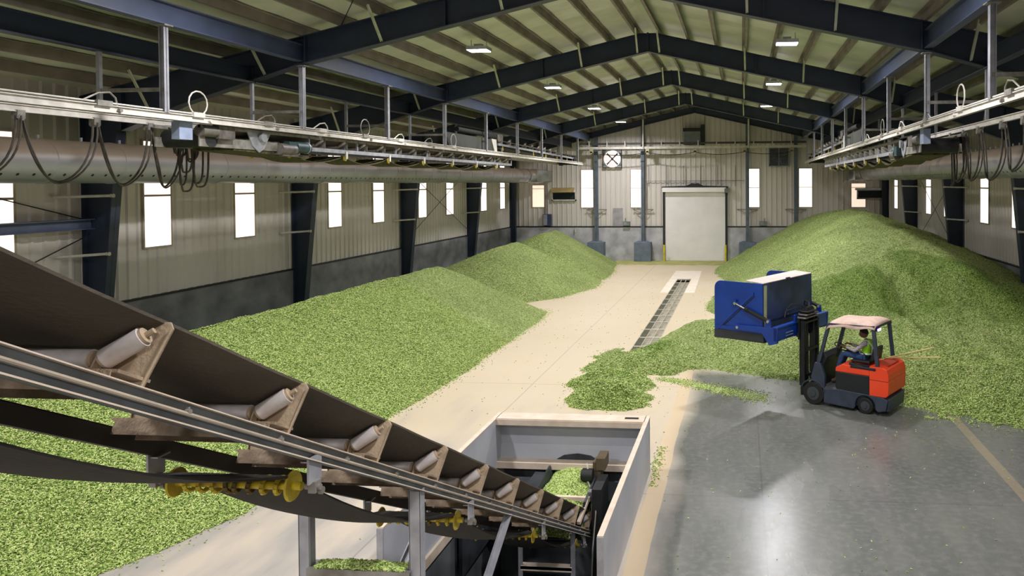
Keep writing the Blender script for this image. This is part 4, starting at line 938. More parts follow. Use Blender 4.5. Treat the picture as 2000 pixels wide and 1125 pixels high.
# festoon cables
CAB = mat('rubber_cable', (78, 72, 62), .6, 0, (50, 46, 40), 10)
def loop(x, ya, yb, za, zb_, off=0., tw=.03, p=2.0):
    P = []
    for i in range(19):
        t = i/18; u = 2*t-1; z = zb_+(za-zb_)*(abs(u)**p); yy = ya+(yb-ya)*(.5+.5*math.sin(u*math.pi/2)*(.78+.22*abs(u)))
        P.append((x+off+tw*math.sin(t*9), yy, z))
    return P
def festoon(sd, s, pts, bots, label, extra=None):
    X = SX2[sd]-s*.0; rt = thing('festoon_cable', label, 'cable', (X, pts[0], RZ))
    for (a_, b2, zb_) in zip(pts[:-1], pts[1:], bots):
        MB().tube(loop(X, a_+.05, b2-.05, RZ-.12, zb_), .017, 6).build('cable_loop', CAB, rt, True); MB().tube(loop(X, a_+.02, b2-.02, RZ-.12, zb_-.025, .04, .05), .014, 6).build('cable_loop', CAB, rt, True)
    for a_ in pts: MB().box(X-.05, X+.05, a_-.06, a_+.06, RZ-.16, RZ-.04).cyl((X-.06, a_, RZ-.14), (X+.06, a_, RZ-.14), .05, n=10).build('cable_trolley', GALVD, rt, True)
    for (y, zb_, wd, dx) in extra or ():
        MB().tube(loop(X, y-wd, y+wd, RZ-.14, zb_, dx, .02, 4), .018, 6).build('bundled_loop', CAB, rt, True)
festoon('l', -1, [7.6, 8.75, 9.87, 11.15, 12.25, 13.0], [4.9, 4.85, 4.77, 4.73, 4.69], 'black cable hanging in wide loops from the left rail',
        [(13.0, 4.72, .10, .02), (13.05, 4.95, .16, .05), (13.12, 4.6, .2, .0), (13.2, 5.15, .13, .04), (13.3, 5.2, .18, -.03), (13.38, 4.75, .15, .02), (13.42, 4.68, .22, .05), (12.95, 5.3, .12, -.04), (12.98, 5.25, .16, .0)])
festoon('r', 1, [12.1, 13.1, 14.15, 15.5, 16.5, 17.5], [4.86, 4.9, 4.75, 4.74, 4.72], 'black cable hanging in loops from the right rail', [(17.45, 4.62, .1, 0), (16.55, 4.9, .12, 0)])

# ================================================================ BACK WALL FITTINGS
YW = YE-.05
def fan(x0, x1, z0, z1, lit, label):
    rt = thing('exhaust_fan', label, 'fan', ((x0+x1)/2, YW-.15, z0), 'exhaust fans'); cx, cz = (x0+x1)/2, (z0+z1)/2; R = (x1-x0)/2-.06
    if lit:
        n = 32; ring = [(cx+R*math.cos(2*math.pi*i/n), YW-.2, cz+R*math.sin(2*math.pi*i/n)) for i in range(n)]
        sq = []
        for i in range(n):
            c_, s_ = math.cos(2*math.pi*i/n), math.sin(2*math.pi*i/n); m_ = max(abs(c_), abs(s_)); sq.append((cx+(x1-x0)/2*c_/m_, YW-.2, cz+(z1-z0)/2*s_/m_))
        MB().add(ring+sq, [(i, (i+1) % n, n+(i+1) % n, n+i) for i in range(n)]).box(x0, x0+.03, YW-.2, YW, z0, z1).box(x1-.03, x1, YW-.2, YW, z0, z1).box(x0, x1, YW-.2, YW, z0, z0+.03).box(x0, x1, YW-.2, YW, z1-.03, z1).build('housing', mat('fan_housing', (150, 154, 160), .5, .3), rt)
        MB().cyl((cx, YW-.05, cz), (cx, YW-.04, cz), R, n=32).build('daylit_opening', PANE, rt)
        mb = MB()
        for i in range(11): z = cz-R+.06+i*(2*R-.1)/10; hw = math.sqrt(max(0, R*R-(z-cz)**2)); mb.box(cx-hw, cx+(hw if i % 2 or z < cz else .02), YW-.10, YW-.06, z-.012, z+.012)
        mb.build('louvre', mat('pale_louvre', (176, 166, 168), .6), rt)
    else:
        MB().box(x0, x1, YW-.2, YW-.16, z0, z0+.05).box(x0, x1, YW-.2, YW-.16, z1-.05, z1).box(x0, x0+.05, YW-.2, YW, z0, z1).box(x1-.05, x1, YW-.2, YW, z0, z1).box(cx-.02, cx+.02, YW-.2, YW-.16, z0, z1).build('housing', mat('fan_housing', (150, 154, 160), .5, .3), rt)
        MB().box(x0, x1, YW-.05, YW-.03, z0, z1).build('shutter', DARK, rt)
        mb = MB()
        for i in range(12): z = z0+.08+i*(z1-z0-.12)/12; mb.prism([(x0+.05, YW-.1, z), (x1-.05, YW-.1, z), (x1-.05, YW-.06, z+.06), (x0+.05, YW-.06, z+.06)], (0, .006, 0))
        mb.build('louvre', mat('dark_louvre', (140, 146, 158), .5, .3), rt)
    for a_ in ((45, 135, 225, 315) if lit else (20, 110, 200, 290)):
        a2 = math.radians(a_); c_, s_ = math.cos(a2), math.sin(a2)
        MB().prism([(cx+c_*.05-s_*.03, YW-.14, cz+s_*.05+c_*.03), (cx+c_*R*.9-s_*.05, YW-.14, cz+s_*R*.9+c_*.05), (cx+c_*R*.9+s_*.05, YW-.12, cz+s_*R*.9-c_*.05), (cx+c_*.05+s_*.03, YW-.12, cz+s_*.05-c_*.03)], (0, .01, 0)).build('blade', mat('fan_blade', (104, 100, 104), .5, .2), rt)
    MB().cyl((cx, YW-.18, cz), (cx, YW-.1, cz), .07, n=14).build('hub', DARK, rt, True)
fan(-8.33, -7.17, 5.63, 6.72, True, 'round exhaust fan glowing with daylight, left of the roll-up door')
fan(1.61, 2.81, 5.65, 6.78, False, 'square dark louvred exhaust fan, right of the roll-up door')
def louver(x0, x1, z0, z1, flap, label):
    rt = thing('wall_vent', label, 'vent', ((x0+x1)/2, YW-.1, z0), 'low wall vents')
    zz = z1-.30
    MB().box(x0, x1, YW-.12, YW, z0, z0+.07).box(x0, x1, YW-.12, YW, zz, zz+.05).box(x0, x0+.07, YW-.12, YW, z0, zz).box(x1-.07, x1, YW-.12, YW, z0, zz).build('frame', PIPEW if flap else GALVD, rt)
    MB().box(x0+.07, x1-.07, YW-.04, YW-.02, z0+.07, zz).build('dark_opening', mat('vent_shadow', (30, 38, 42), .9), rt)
    if flap: MB().prism([(x0, YW-.4, zz+.04), (x1-.1, YW-.4, zz+.04), (x1-.1, YW-.05, z1), (x0, YW-.05, z1)], (0, .02, 0)).build('flap', mat('tan_flap', (176, 152, 94), .8), rt); MB().prism([(x1-.1, YW-.4, zz+.04), (x1-.1, YW-.05, z1+.05), (x1-.1, YW-.05, zz)], (.03, 0, 0)).build('flap_bracket', PIPEW, rt)
    else: MB().box(x0-.1, x1, YW-.14, YW, zz+.03, zz+.16).build('header', GALV, rt)
louver(-11.51, -9.99, 3.66, 4.45, True, 'wall vent with a tan hood flap, beside the left corner window')
louver(6.74, 8.24, 3.7, 4.5, False, 'metal framed wall vent near the right corner')
def ebox(x0, x1, z0, z1, label, col, pipe):
    rt = thing('electrical_box', label, 'box', ((x0+x1)/2, YW-.15, z0), 'electrical boxes')
    MB().box(x0, x1, YW-.25, YW, z0, z1).build('enclosure', mat('box_'+str(col[0]), col, .5), rt)
    MB().box(x0+.03, x0+(x1-x0)*.55, YW-.26, YW-.25, z0+.03, z1-.03).build('door', mat('box_door_grey', (150, 156, 164), .5), rt)
    for px_, pz in pipe: MB().cyl((px_, YW-.06, z1), (px_, YW-.06, pz), .025, n=8).build('conduit', GALVD, rt, True)
ebox(-12.03, -11.53, 2.15, 2.85, 'grey and dark blue electrical cabinet left of the far green pile top', (58, 66, 100), [(-11.9, 4.6), (-11.82, 4.6)])
ebox(-7.1, -6.7, 2.15, 2.4, 'small grey electrical box low on the wall, left of the roll-up door', (120, 130, 126), [(-6.98, 2.6)])
ebox(1.06, 1.5, 2.15, 2.4, 'small grey electrical box low on the wall, right of the roll-up door', (122, 132, 128), [(1.36, 2.6)])
rt = thing('gable_vent_box', 'grey box vent high on the back wall under the ridge', 'vent', (-2.8, YW-.4, 6.97))
MB().box(-3.38, -2.40, YW-.55, YW, 7.05, 7.75).build('casing', mat('vent_casing', (128, 136, 138), .5, .2), rt)
MB().box(-3.42, -2.36, YW-.6, YW, 7.75, 7.95).box(-2.38, -2.15, YW-.5, YW-.1, 6.95, 8.15).box(-3.4, -2.3, YW-.58, YW-.02, 6.98, 7.05).build('hood', DARK, rt)
for x in (-3.45, -2.15): MB().cyl((x, YW-.3, 6.98), (x, YW-.3, 8.95), .012, n=6).build('hanger_rod', DARK, rt)
rt = thing('pipe_run', 'thin grey pipe with dark upright bars above the roll-up door', 'pipe', (-2.75, YW-.1, 4.0))
MB().cyl((-5.68, YW-.1, 4.83), (.2, YW-.1, 4.83), .018, n=8).cyl((-5.68, YW-.1, 3.1), (-5.68, YW-.1, 4.83), .018, n=8).build('pipe', GALVD, rt, True)
for k, x in enumerate((-5.55, -4.45, -3.43, -2.42, -1.4, -.36)): MB().cyl((x, YW-.12, 4.5 if k in (0, 5) else 4.6), (x, YW-.12, 5.75), .016, n=8).build('upright_bar', mat('dark_upright_bar', (104, 106, 100), .6), rt, True)  # row of thin dark upright bars on the wall above the door
rt = thing('drain_pipe', 'pale vertical pipe near the right back corner', 'pipe', (5.9, YW-.1, 2.6))
MB().tube([(6.3, YW-.1, 4.9), (6.05, YW-.1, 4.7), (5.92, YW-.1, 4.5), (5.92, YW-.1, 2.1)], .05).build('pipe', PIPEW, rt, True)
tag(MB().box(-7.75, -7.15, YW-.03, YW+.0, 2.1, 3.2).build('wall_patch', mat('lavender_patch', (172, 168, 172), .6)), 'lavender grey patch panel on the back wall, left of the small electrical box', 'panel')
tag(MB().tube([(-10.05, YW-.14, 2.0), (-10.05, YW-.16, 1.75)], .03).build('drain_stub', PIPEW), 'short white pipe stub on the concrete above the far left pile', 'pipe')
# ================================================================ FORKLIFT (built facing +x, then turned)
ORG = mat('orange_red_paint', (238, 74, 34), .4, 0, (228, 64, 28), 2)
CHS = mat('blue_grey_chassis', (54, 64, 82), .5, 0, (44, 52, 66), 5)
BLK = mat('black_panel', (24, 28, 34), .45, 0, (18, 22, 26), 4)
MAST = mat('mast_black', (30, 33, 36), .5, .2, (22, 24, 26), 6)
BLUE = mat('blue_paint', (6, 60, 150), .36, 0, (5, 48, 130), 1.5)
BLUED = mat('worn_blue_steel', (56, 72, 112), .4, .1, (38, 48, 76), 1.6, 0, 20, (1, 1, 1), .4, .6)
DUSTY = mat('dusty_top', (212, 196, 190), .8, 0, (196, 180, 172), 5)
WORN = mat('worn_dark_steel', (56, 60, 62), .6, .15, (40, 44, 50), 2)
CHR = mat('chrome_rod', (214, 214, 216), .2, .9)
fk = thing('forklift', 'orange and black forklift with a canvas roof carrying a raised blue bucket', 'forklift', (0, 0, 0))
def arc2(cx, cz, r, a0, a1, n=10): return [(cx+r*math.cos(math.radians(a0+(a1-a0)*i/n)), cz+r*math.sin(math.radians(a0+(a1-a0)*i/n))) for i in range(n+1)]
def ext(poly, y0, y1): return MB().prism([(x, y0, z) for x, z in poly], (0, y1-y0, 0))
def bev(o, w_=.015, seg=2):
    m = o.modifiers.new('bevel', 'BEVEL'); m.width = w_; m.segments = seg; m.limit_method = 'ANGLE'; m.angle_limit = math.radians(35); return o
# chassis skirt with wheel cut-outs
sk = [(.92, .08), (.92, .38), (.60, .40), (-.36, .37), (-.44, .33), (-.44, .10)]+[(-.235, .10)]+arc2(.01, .16, .22, 180, 0, 10)[1:-1]+[(.25, .07)]
sk = [(.92, .38), (.92, .08), (.26, .06)]+arc2(.01, .16, .215, -10, 190, 12)+[(-.25, .08), (-.42, .12), (-.46, .34), (-.36, .39), (-.08, .40), (.60, .42)]
for q in (-1, 1): bev(ext(sk, q*.42, q*.5).build('side_skirt', CHS, fk))
bev(MB().box(-.42, .9, -.42, .42, .12, .38).build('chassis', CHS, fk))
bev(ext([(-.46, .10), (-.40, .10), (-.40, .38), (-.48, .36)], -.44, .44).build('rear_bumper', CHS, fk))
# battery panel, hood, counterweight
bev(MB().box(-.08, .645, -.49, .49, .40, .78).build('battery_panel', BLK, fk))
hood = bev(ext([(.66, .78), (.655, .86), (.60, .90), (.50, .955), (.36, .95), (.10, .93), (-.08, .92), (-.08, .78)], -.5, .5).build('seat_hood', ORG, fk), .02)
cw = [(-.08, .395), (-.08, .985), (-.36, .985), (-.44, .95), (-.475, .85), (-.48, .74), (-.465, .725), (-.48, .71), (-.47, .45), (-.42, .395)]
bev(ext(cw, -.5, .5).build('counterweight', ORG, fk), .05, 3)
MB().box(-.47, -.0, .495, .504, .715, .722).build('seam', DARK, fk)
bev(MB().box(-.22, .33, .30, .51, .90, .96).bar((.36, .46, .99), (-.22, .46, .90), .08, .05).build('side_arm', BLK, fk))
MB().box(-.40, -.15, -.30, .30, .985, 1.0).build('top_grip', mat('dark_orange', (190, 64, 36), .6), fk)
# floor and step
bev(MB().box(.62, .98, -.46, .46, .38, .42).box(.64, .94, .44, .49, .30, .40).build('floor_plate', mat('step_grey', (74, 78, 76), .8, 0, (56, 60, 60), 12), fk))
bev(MB().box(.645, .68, -.44, .44, .42, .80).build('seat_front', BLK, fk))
# front cowl and fenders
for q in (-1, 1):
    bev(ext([(.90, .38), (.90, .62), (1.0, .90), (1.13, .90), (1.22, .58), (1.18, .50), (.98, .38)], q*.40, q*.49).build('cowl', CHS, fk))
    bev(MB().prism([(x, q*.38, z) for x, z in arc2(1.16, .24, .30, 20, 165, 12)+arc2(1.16, .24, .27, 165, 20, 12)], (0, q*.14, 0)).build('fender', CHS, fk))
bev(ext([(.98, .42), (.96, .85), (.88, 1.02), (.96, 1.12), (1.12, 1.05), (1.16, .60), (1.2, .42)], -.40, .40).build('dashboard', BLK, fk))
# wheels
for x, r, w_, nm in ((1.16, .24, .17, 'front_wheel'), (.01, .165, .13, 'rear_wheel')):
    for q in (-1, 1):
        ya, yb = q*(.495-w_), q*.495
        wh = bev(MB().cyl((x, ya, r), (x, yb, r), r, n=36).build(nm, BLACK, fk, True), .02, 3)
        MB().cyl((x, yb, r), (x, yb+q*.006, r), r*.58, n=24).cyl((x, yb+q*.006, r), (x, yb+q*.03, r), r*.25, n=16).build('rim', mat('rim_grey', (74, 78, 84), .5, .3), wh, True)
# overhead guard
for q in (-1, 1):
    MB().bar((1.06, q*.45, .86), (.82, q*.44, 1.74), .055, .07, (1, 0, 0)).build('front_pillar', CHS, fk)
    MB().bar((-.23, q*.44, .98), (-.14, q*.44, 1.77), .06, .07, (1, 0, 0)).build('rear_pillar', CHS, fk)
MB().bar((.82, .44, 1.74), (-.16, .44, 1.77), .05, .05).bar((.82, -.44, 1.74), (-.16, -.44, 1.77), .05, .05).bar((-.15, -.46, 1.77), (-.15, .46, 1.77), .05, .06).bar((.83, -.46, 1.73), (.83, .46, 1.73), .05, .05).build('roof_frame', CHS, fk)
n1, n2 = 18, 14; vs = []; fs = []
for i in range(n1+1):
    for j in range(n2+1):
        u, v_ = i/n1, j/n2; x = -.19+1.06*u; y = -.5+1.0*v_
        e = min(v_, 1-v_, 1)*n2; ex = min(u, 1-u)*n1
        z = 1.80+.09*(1-(2*v_-1)**4)*(1-(2*u-1)**6)+.02*math.sin(u*9)*math.sin(v_*5)*.5-.05*u
        if j in (0, n2): z = 1.73-.04*u+.02*math.sin(u*12)
        if i == n1: z -= .06
        vs.append((x, y, z))
for i in range(n1):
    for j in range(n2): fs.append((i*(n2+1)+j, (i+1)*(n2+1)+j, (i+1)*(n2+1)+j+1, i*(n2+1)+j+1))
rf = MB().add(vs, fs).build('canvas_roof', mat('dusty_pink_canvas', (224, 196, 182), .85, 0, (208, 178, 162), 6), fk, True)
m = rf.modifiers.new('sol', 'SOLIDIFY'); m.thickness = .012
MB().box(-.21, -.17, .2, .42, 1.69, 1.74).build('rear_light_bar', DARK, fk)
MB().box(-.225, -.205, .24, .38, 1.695, 1.735).build('work_light', emit('violet_work_light', (190, 150, 255), 14), fk)
# seat, wheel, levers
bev(MB().box(.02, .42, -.24, .24, .95, 1.02).build('seat', BLK, fk), .03, 3)
bev(MB().prism([(.03, -.22, .98), (-.07, -.22, 1.02), (-.12, -.20, 1.30), (-.05, -.20, 1.31), (.04, -.22, 1.04)], (0, .42, 0)).build('backrest', BLK, fk), .03, 3)
mb = MB()
wc = Vector((.74, 0, 1.20)); wa = Vector((-.45, 0, .9)).normalized(); wb = Vector((0, 1, 0)); wd = wa.cross(wb)
for i in range(24):
    t0, t1 = 2*math.pi*i/24, 2*math.pi*(i+1)/24; mb.cyl(wc+(wb*math.cos(t0)+wd*math.sin(t0))*.15, wc+(wb*math.cos(t1)+wd*math.sin(t1))*.15, .013, n=8)
for t in (0, 2.1, 4.2): mb.cyl(wc, wc+(wb*math.cos(t)+wd*math.sin(t))*.15, .01, n=6)
mb.build('steering_wheel', BLACK, fk, True); MB().cyl(wc, wc-wa*.25, .03).build('steering_column', BLK, fk, True)
for i, y in enumerate((-.25, -.2, -.15)): MB().cyl((.9, y, 1.05), (.86, y, 1.22), .008, n=6).cyl((.86, y, 1.22), (.857, y, 1.25), .018, n=8).build('lever', BLACK, fk, True)
# mast
for q in (-1, 1):
    mm = MB()
    for dx, dy, z0, z1 in ((0, .32, .12, 1.72), (.07, .24, .3, 1.80)):
        x = 1.42+dx; y = q*dy
        mm.box(x, x+.10, y-.035, y-.027, z0, z1).box(x, x+.012, y-.035, y+.035, z0, z1).box(x+.09, x+.10, y-.035, y+.035, z0, z1).box(x, x+.10, y+.027, y+.035, z0, z1)
    mm.build('mast_rail', MAST, fk); MB().cyl((1.46, q*.16, .3), (1.46, q*.16, 1.45), .035, n=12).cyl((1.46, q*.16, 1.45), (1.46, q*.16, 1.8), .02, n=10).build('lift_cylinder', BLACK, fk, True)
MB().box(1.42, 1.52, -.33, .33, 1.66, 1.70).box(1.42, 1.50, -.33, .33, .5, .56).box(1.42, 1.50, -.33, .33, 1.05, 1.1).build('mast_cross_member', MAST, fk)
for z, w_ in ((1.76, .36), (1.82, .30), (1.88, .24)):
    bev(MB().prism([(1.40, -w_, z), (1.60, -w_, z), (1.66, -w_*.6, z), (1.66, w_*.6, z), (1.60, w_, z), (1.40, w_, z)], (0, 0, .03)).build('mast_head_plate', mat('plate_steel', (118, 112, 108), .6, .3, (90, 86, 82), 8) if z < 1.85 else MAST, fk), .008)
mb = MB().cyl((1.50, -.18, 1.91), (1.50, .18, 1.91), .05, n=14)
for y in (-.12, -.04, .04, .12): mb.cyl((1.5, y-.02, 1.95), (1.5, y+.02, 1.95), .045, n=14)
mb.build('hose_reel', BLACK, fk, True)
for q in (-1, 1): MB().tube([(1.52, q*.1, 1.93), (1.60, q*.2, 2.05), (1.75, q*.32, 2.06), (1.82, q*.42, 1.95), (1.74, q*.5, 1.85)], .012, 6).tube([(1.54, q*.14, 1.91), (1.66, q*.3, 1.98), (1.80, q*.5, 1.92), (1.72, q*.7, 1.82)], .012, 6).build('hydraulic_hose', BLACK, fk, True)
bev(MB().box(1.56, 1.62, -.36, .36, 1.36, 1.44).box(1.56, 1.62, -.36, .36, 1.66, 1.74).box(1.55, 1.60, -.34, -.26, 1.3, 1.78).box(1.55, 1.60, .26, .34, 1.3, 1.78).build('carriage', MAST, fk), .006)
# bucket attachment: blue frame and arms
fr = bev(ext([(1.62, 1.38), (1.62, 1.84), (1.66, 1.84), (1.68, 1.38)], .28, .42).build('arm_frame', BLUE, fk), .006)
bev(ext([(1.62, 1.38), (1.62, 1.84), (1.66, 1.84), (1.68, 1.38)], -.42, -.28).build('arm_frame', BLUE, fk), .006)
bev(MB().box(1.62, 1.70, -1.24, 1.24, 1.40, 1.68).box(1.60, 1.72, -1.24, 1.24, 1.66, 1.70).build('cross_beam', BLUE, fk), .006)
for z in (1.47, 1.53): MB().box(1.595, 1.60+.02, .55, .85, z-.008, z+.008).build('slot', mat('slot_dust', (120, 140, 170), .6), fk)
for q in (-1, 1):
    y = q*1.21
    bev(MB().prism([(1.60, y-.03, 1.68), (2.62, y-.03, 1.655), (2.66, y-.03, 1.60), (2.62, y-.03, 1.545), (1.98, y-.03, 1.54), (1.80, y-.03, 1.30), (1.62, y-.03, 1.36)], (0, .06, 0)).build('side_arm_blue', BLUE, fk), .006)
    MB().cyl((2.58, y-q*.01, 1.60), (2.58, y+q*.045, 1.60), .03, n=14).cyl((1.83, y-q*.05, 1.80), (1.83, y+q*.05, 1.80), .028, n=14).build('pivot_pin', GALV, fk, True)
    bev(MB().prism([(1.76, y-.02, 1.67), (1.92, y-.02, 1.67), (1.87, y-.02, 1.84), (1.79, y-.02, 1.84)], (0, .04, 0)).build('cylinder_lug', BLUE, fk), .005)
    MB().cyl((1.83, y, 1.80), (2.36, y, 2.0), .042, n=16).cyl((2.33, y, 1.99), (2.40, y, 2.015), .05, n=16).build('tilt_cylinder', BLACK, fk, True)
    MB().cyl((2.36, y, 2.0), (2.64, y, 2.11), .02, n=12).cyl((2.64, y-.04, 2.11), (2.64, y+.04, 2.11), .032, n=12).build('cylinder_rod', CHR, fk, True)
# bucket
top = [(3.20, 1.31), (3.20, 2.40)]+[(3.04+.16*math.cos(math.radians(a_)), 2.41+.16*math.sin(math.radians(a_))) for a_ in (0, 20, 40, 60, 80, 90)]+[(2.00, 2.57), (1.99, 1.62), (1.97, 1.34)]
bk = bev(ext(top, 1.14, 1.17).build('bucket_side', BLUE, fk), .004)
bk2 = bev(ext(top, -1.17, -1.14).build('bucket_side', BLUE, fk), .004)
for q, par in ((1, bk), (-1, bk2)):
    y = q*1.17; WL[par.name] = WL[par.name]
    MB().prism([(3.20, y, 1.31), (3.20, y, 1.50), (1.98, y, 1.50), (1.97, y, 1.34)], (0, q*.006, 0)).build('wear_plate', WORN, par)
    MB().prism([(3.16, y, 1.50), (3.10, y, 1.50), (2.66, y, 1.92), (2.20, y, 2.32), (2.20, y, 2.38), (2.70, y, 1.97)], (0, q*.025, 0)).prism([(3.18, y, 1.52), (3.18, y, 1.60), (2.5, y, 1.60), (2.5, y, 1.52)], (0, q*.02, 0)).build('stiffener', BLUE, par)
    MB().bar((3.05, y+q*.004, 1.52), (2.18, y+q*.004, 2.30), .012, .03, (0, 1, 0)).build('stiffener_shadow', DARK, par)  # thin dark bar standing in for the shadow line beside the stiffener
    MB().box(2.615, 2.70, min(y, y+q*.06), max(y, y+q*.06), 2.08, 2.18).build('rod_lug', BLUE, par)
bev(ext([(2.0, 1.62), (2.0, 2.57), (2.03, 2.57), (2.03, 1.62)], -1.14, 1.14).build('bucket_back', BLUED, fk), .004)
ext([(2.0, 1.62), (1.97, 1.34), (2.0, 1.32), (2.03, 1.62)], -1.14, 1.14).build('bucket_heel', WORN, fk)
MB().box(1.98, 3.2, -1.14, 1.14, 1.31, 1.335).build('bucket_floor', WORN, fk)
MB().prism([(1.99, -1.15, 2.565), (1.99, 1.15, 2.565), (2.42, 1.15, 2.60), (2.42, -1.15, 2.60)], (0, 0, .015)).build('dusty_top_plate', DUSTY, fk)
MB().box(1.985, 2.0, 1.0, 1.10, 1.66, 2.52).build('edge_strip', mat('pale_green_strip', (182, 190, 140), .8), fk)
MB().cyl((1.98, .12, 2.58), (1.98, -.02, 2.58), .025, n=10).box(1.975, 1.995, -1.1, 1.1, 1.76, 1.79).build('hinge_bar', BLUED, fk, True)
FKA = math.atan2(.515, -.857); FKO = Vector((2.7475, 16.0686, 0))

# ---------------------------------------------------------------- driver
SKIN = mat('brown_skin', (122, 84, 62), .6); HAIR = mat('dark_hair', (34, 28, 26), .8)
def limb(name, chains, m, parent, sub=1):
    """one skinned surface; chains: lists of (x,y,z,r); equal points are shared; the first point is the root"""
    pts = []; ed = []; key = {}
    for ch in chains:
        last = None
        for (x, y, z, r) in ch:
            k = (round(x, 4), round(y, 4), round(z, 4))
            if k not in key: key[k] = len(pts); pts.append((x, y, z, r))
            if last is not None and last != key[k]: ed.append((last, key[k]))
            last = key[k]
    me = bpy.data.meshes.new(name); me.from_pydata([p[:3] for p in pts], ed, []); me.update()
    o = bpy.data.objects.new(name, me); COL.objects.link(o); me.materials.append(m)
    sm = o.modifiers.new('skin', 'SKIN'); sm.use_smooth_shade = True
    if not me.skin_vertices: me.attributes
    sv = me.skin_vertices[0].data if len(me.skin_vertices) else None
    if sv is None: return o
    for i, p in enumerate(pts):
        r = p[3]; sv[i].radius = r if isinstance(r, tuple) else (r, r); sv[i].use_root = (i == 0)
    s_ = o.modifiers.new('sub', 'SUBSURF'); s_.levels = sub; s_.render_levels = sub+1
    o.parent = parent; WL[o.name] = Vector((0, 0, 0)); return o
dr = thing('person', 'person in a lime safety vest, plaid shirt and jeans driving the forklift', 'person', (0, 0, 0))
hip = (.20, 0, 1.06); chest = (.15, 0, 1.30); neck = (.19, 0, 1.425)
arms = []
for q in (-1, 1):
    arms.append([(.15, 0, 1.30, (.10, .085)), (.15, q*.105, 1.375, .045), (.165, q*.165, 1.355, .04), (.35, q*.20, 1.20, .033), (.36, q*.20, 1.195, .032), (.58, q*.14, 1.245, .024), (.64, q*.13, 1.26, .022)])
legs = []
for q in (-1, 1): legs.append([(.20, 0, 1.06, (.11, .09)), (.24, q*.08, 1.05, .066), (.62, q*.11, 1.085, .05), (.66, q*.11, 1.06, .05), (.76, q*.11, .80, .038), (.80, q*.11, .56, .03)])
spine = [(.20, 0, 1.06, (.11, .09)), (.17, 0, 1.17, (.095, .085)), (.15, 0, 1.30, (.10, .085)), (.18, 0, 1.39, .05), (.205, 0, 1.445, .036)]
feet = [[(.80, q*.11, .56, .03), (.81, q*.11, .50, .034), (.92, q*.115, .465, .028)] for q in (-1, 1)]
body = limb('body', [spine]+arms+legs+feet, SKIN, dr)
# head
import bmesh
bm = bmesh.new(); bmesh.ops.create_icosphere(bm, subdivisions=4, radius=1)
hc = Vector((.235, 0, 1.545))
for v in bm.verts:
    p = v.co.copy(); x, y, z = p
    fx_ = max(0, x)
    X = x*.088*(1+.04*fx_); Yv = y*.068*(1-.18*max(0, -z)-.08*fx_); Zv = z*.105
    if z < -.25: X += .012*fx_
    # nose, brow, eye sockets, mouth, chin
    X += .020*math.exp(-((y/.16)**2+((z+.08)/.16)**2))*(x > 0)
    X -= .006*(math.exp(-(((abs(y)-.36)/.15)**2+((z-.08)/.12)**2)))*(x > 0)
    X += .005*math.exp(-((y/.3)**2+((z+.42)/.07)**2))*(x > 0)
    v.co = Vector((X, Yv, Zv))
me = bpy.data.meshes.new('head'); bm.to_mesh(me); bm.free()
for p in me.polygons: p.use_smooth = True
hd = bpy.data.objects.new('head', me); COL.objects.link(hd); me.materials.append(SKIN); hd.parent = dr; hd.location = hc; hd.rotation_euler = (0, math.radians(6), math.radians(22)); WL[hd.name] = Vector((0, 0, 0))
for q in (-1, 1):
    MB().cyl((.0, q*.064, -.01), (-.008, q*.078, -.006), .020, .016, n=12).build('ear', SKIN, hd, True)
    MB().cyl((.074, q*.027, .008), (.080, q*.027, .008), .009, n=10).build('eye', mat('eye_white', (220, 215, 208), .3), hd, True)
bm = bmesh.new(); bmesh.ops.create_icosphere(bm, subdivisions=4, radius=1)
for v in bm.verts:
    x, y, z = v.co; hl = -.05+.62*max(0, x)-.2*max(0, -x)
    k = 1.09 if z > hl else .90
    v.co = Vector((x*.090*k, y*.069*k, z*.107*k))
me = bpy.data.meshes.new('hair'); bm.to_mesh(me); bm.free()
for p in me.polygons: p.use_smooth = True
hr = bpy.data.objects.new('hair', me); COL.objects.link(hr); me.materials.append(HAIR); hr.parent = hd; WL[hr.name] = Vector((0, 0, 0))
# clothes
def grow(ch, d): return [(x, y, z, (r[0]+d, r[1]+d) if isinstance(r, tuple) else r+d) for x, y, z, r in ch]
PLAID = bpy.data.materials.new('plaid_shirt'); PLAID.use_nodes = True; nt = PLAID.node_tree; b = nt.nodes['Principled BSDF']; b.inputs['Roughness'].default_value = .85
tc = nt.nodes.new('ShaderNodeTexCoord'); cols_ = []
for ax, sc in (('X', 26), ('Z', 26)):
    wv = nt.nodes.new('ShaderNodeTexWave'); wv.bands_direction = ax; wv.inputs['Scale'].default_value = sc/2; nt.links.new(tc.outputs['Object'], wv.inputs[0]); cols_.append(wv)
ml = nt.nodes.new('ShaderNodeMath'); ml.operation = 'MINIMUM'; nt.links.new(cols_[0].outputs['Fac'], ml.inputs[0]); nt.links.new(cols_[1].outputs['Fac'], ml.inputs[1])
rp = nt.nodes.new('ShaderNodeValToRGB'); rp.color_ramp.elements[0].color = rgb(48, 44, 60); rp.color_ramp.elements[1].color = rgb(228, 222, 224); rp.color_ramp.elements[0].position = .12; rp.color_ramp.elements[1].position = .3
nt.links.new(ml.outputs[0], rp.inputs[0]); nt.links.new(rp.outputs[0], b.inputs['Base Color'])
limb('plaid_shirt', [grow([(.17, 0, 1.17, (.095, .085)), (.15, 0, 1.30, (.10, .085))], .006)]+[grow(a_[:-1], .011) for a_ in arms], PLAID, dr)
VEST = mat('lime_vest', (160, 232, 40), .7)
vt = limb('safety_vest', [grow([(.20, 0, 1.075, (.105, .09)), (.17, 0, 1.17, (.095, .085)), (.15, 0, 1.30, (.10, .085)), (.165, 0, 1.375, (.085, .075))], .024)]+[grow([(.15, 0, 1.30, (.10, .085)), (.15, q*.085, 1.372, .05)], .018) for q in (-1, 1)], VEST, dr)
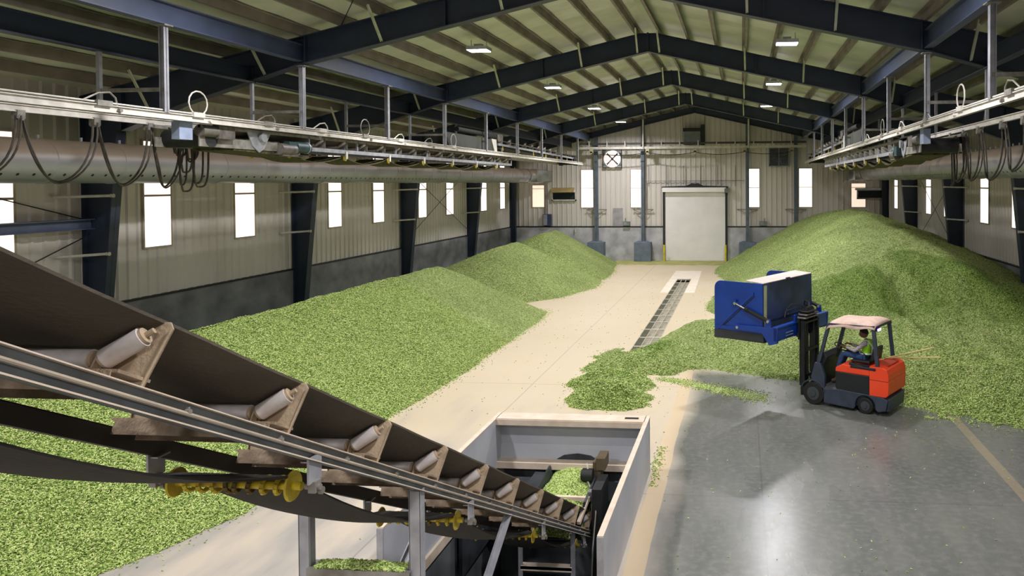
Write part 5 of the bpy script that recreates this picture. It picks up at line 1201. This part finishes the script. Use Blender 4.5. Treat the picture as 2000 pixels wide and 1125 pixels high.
REF = mat('reflective_tape', (214, 216, 220), .4, .2)
mb = MB()
for q in (-1, 1): mb.tube([(.29, q*.075, 1.08), (.295, q*.085, 1.2), (.275, q*.09, 1.32), (.20, q*.09, 1.41), (.10, q*.09, 1.40), (.02, q*.08, 1.30), (.03, q*.075, 1.12)], .014, 6)
mb.tube([(.18+.135*math.cos(t), .125*math.sin(t), 1.13) for t in np.linspace(0, 2*math.pi, 25)], .014, 6)
mb.build('reflective_band', REF, vt, True)
limb('jeans', [grow(l_[:-1], .010)+[(.79, l_[-1][1], .60, .042)] for l_ in legs], mat('blue_jeans', (44, 76, 122), .9, 0, (34, 58, 98), 20), dr)
for f_ in feet: limb('boot', [grow(f_, .010)], mat('brown_boot', (96, 72, 52), .8), dr)
# hands: palm, four curled fingers and a thumb closed round the steering wheel
for q in (-1, 1):
    c = Vector((.64, q*.13, 1.26)); pk = [(.625, q*.132, 1.258, .020), (.66, q*.128, 1.262, .021)]
    ch = [pk]
    for i in range(4):
        yy = q*(.128+.017*(i-1.5)); L_ = (.9, 1.0, .95, .8)[i]
        ch.append([(.66, q*.128, 1.262, .021), (.675, yy, 1.262, .0085), (.675+.026*L_, yy, 1.258, .008), (.675+.036*L_, yy, 1.240, .0075), (.675+.018*L_, yy, 1.226, .007)])
    ch.append([(.64, q*.126, 1.262, .02), (.652, q*.098, 1.250, .009), (.675, q*.092, 1.238, .008), (.690, q*.100, 1.230, .0072)])
    ch.append([(.625, q*.132, 1.258, .020), (.64, q*.126, 1.262, .02)])
    limb('hand', ch, SKIN, dr)
for o in (fk, dr):
    o.location = FKO; o.rotation_euler = (0, 0, FKA)
def fkw(x, y, z): return FKO+Matrix.Rotation(FKA, 3, 'Z')@Vector((x, y, z))
for a_, b2, lb in (((-.10, -.30, 1.0), (-1.05, -.55, 1.30), 'tan wooden pole sticking out behind the forklift, upper one'), ((-.08, -.38, .99), (-1.15, -.62, 1.10), 'tan wooden pole sticking out behind the forklift, lower one')):
    tag(MB().cyl(fkw(*a_), fkw(*b2), .017, n=8).build('wooden_pole', mat('tan_wood', (214, 194, 130), .7)), lb, 'pole', 'poles on the forklift')
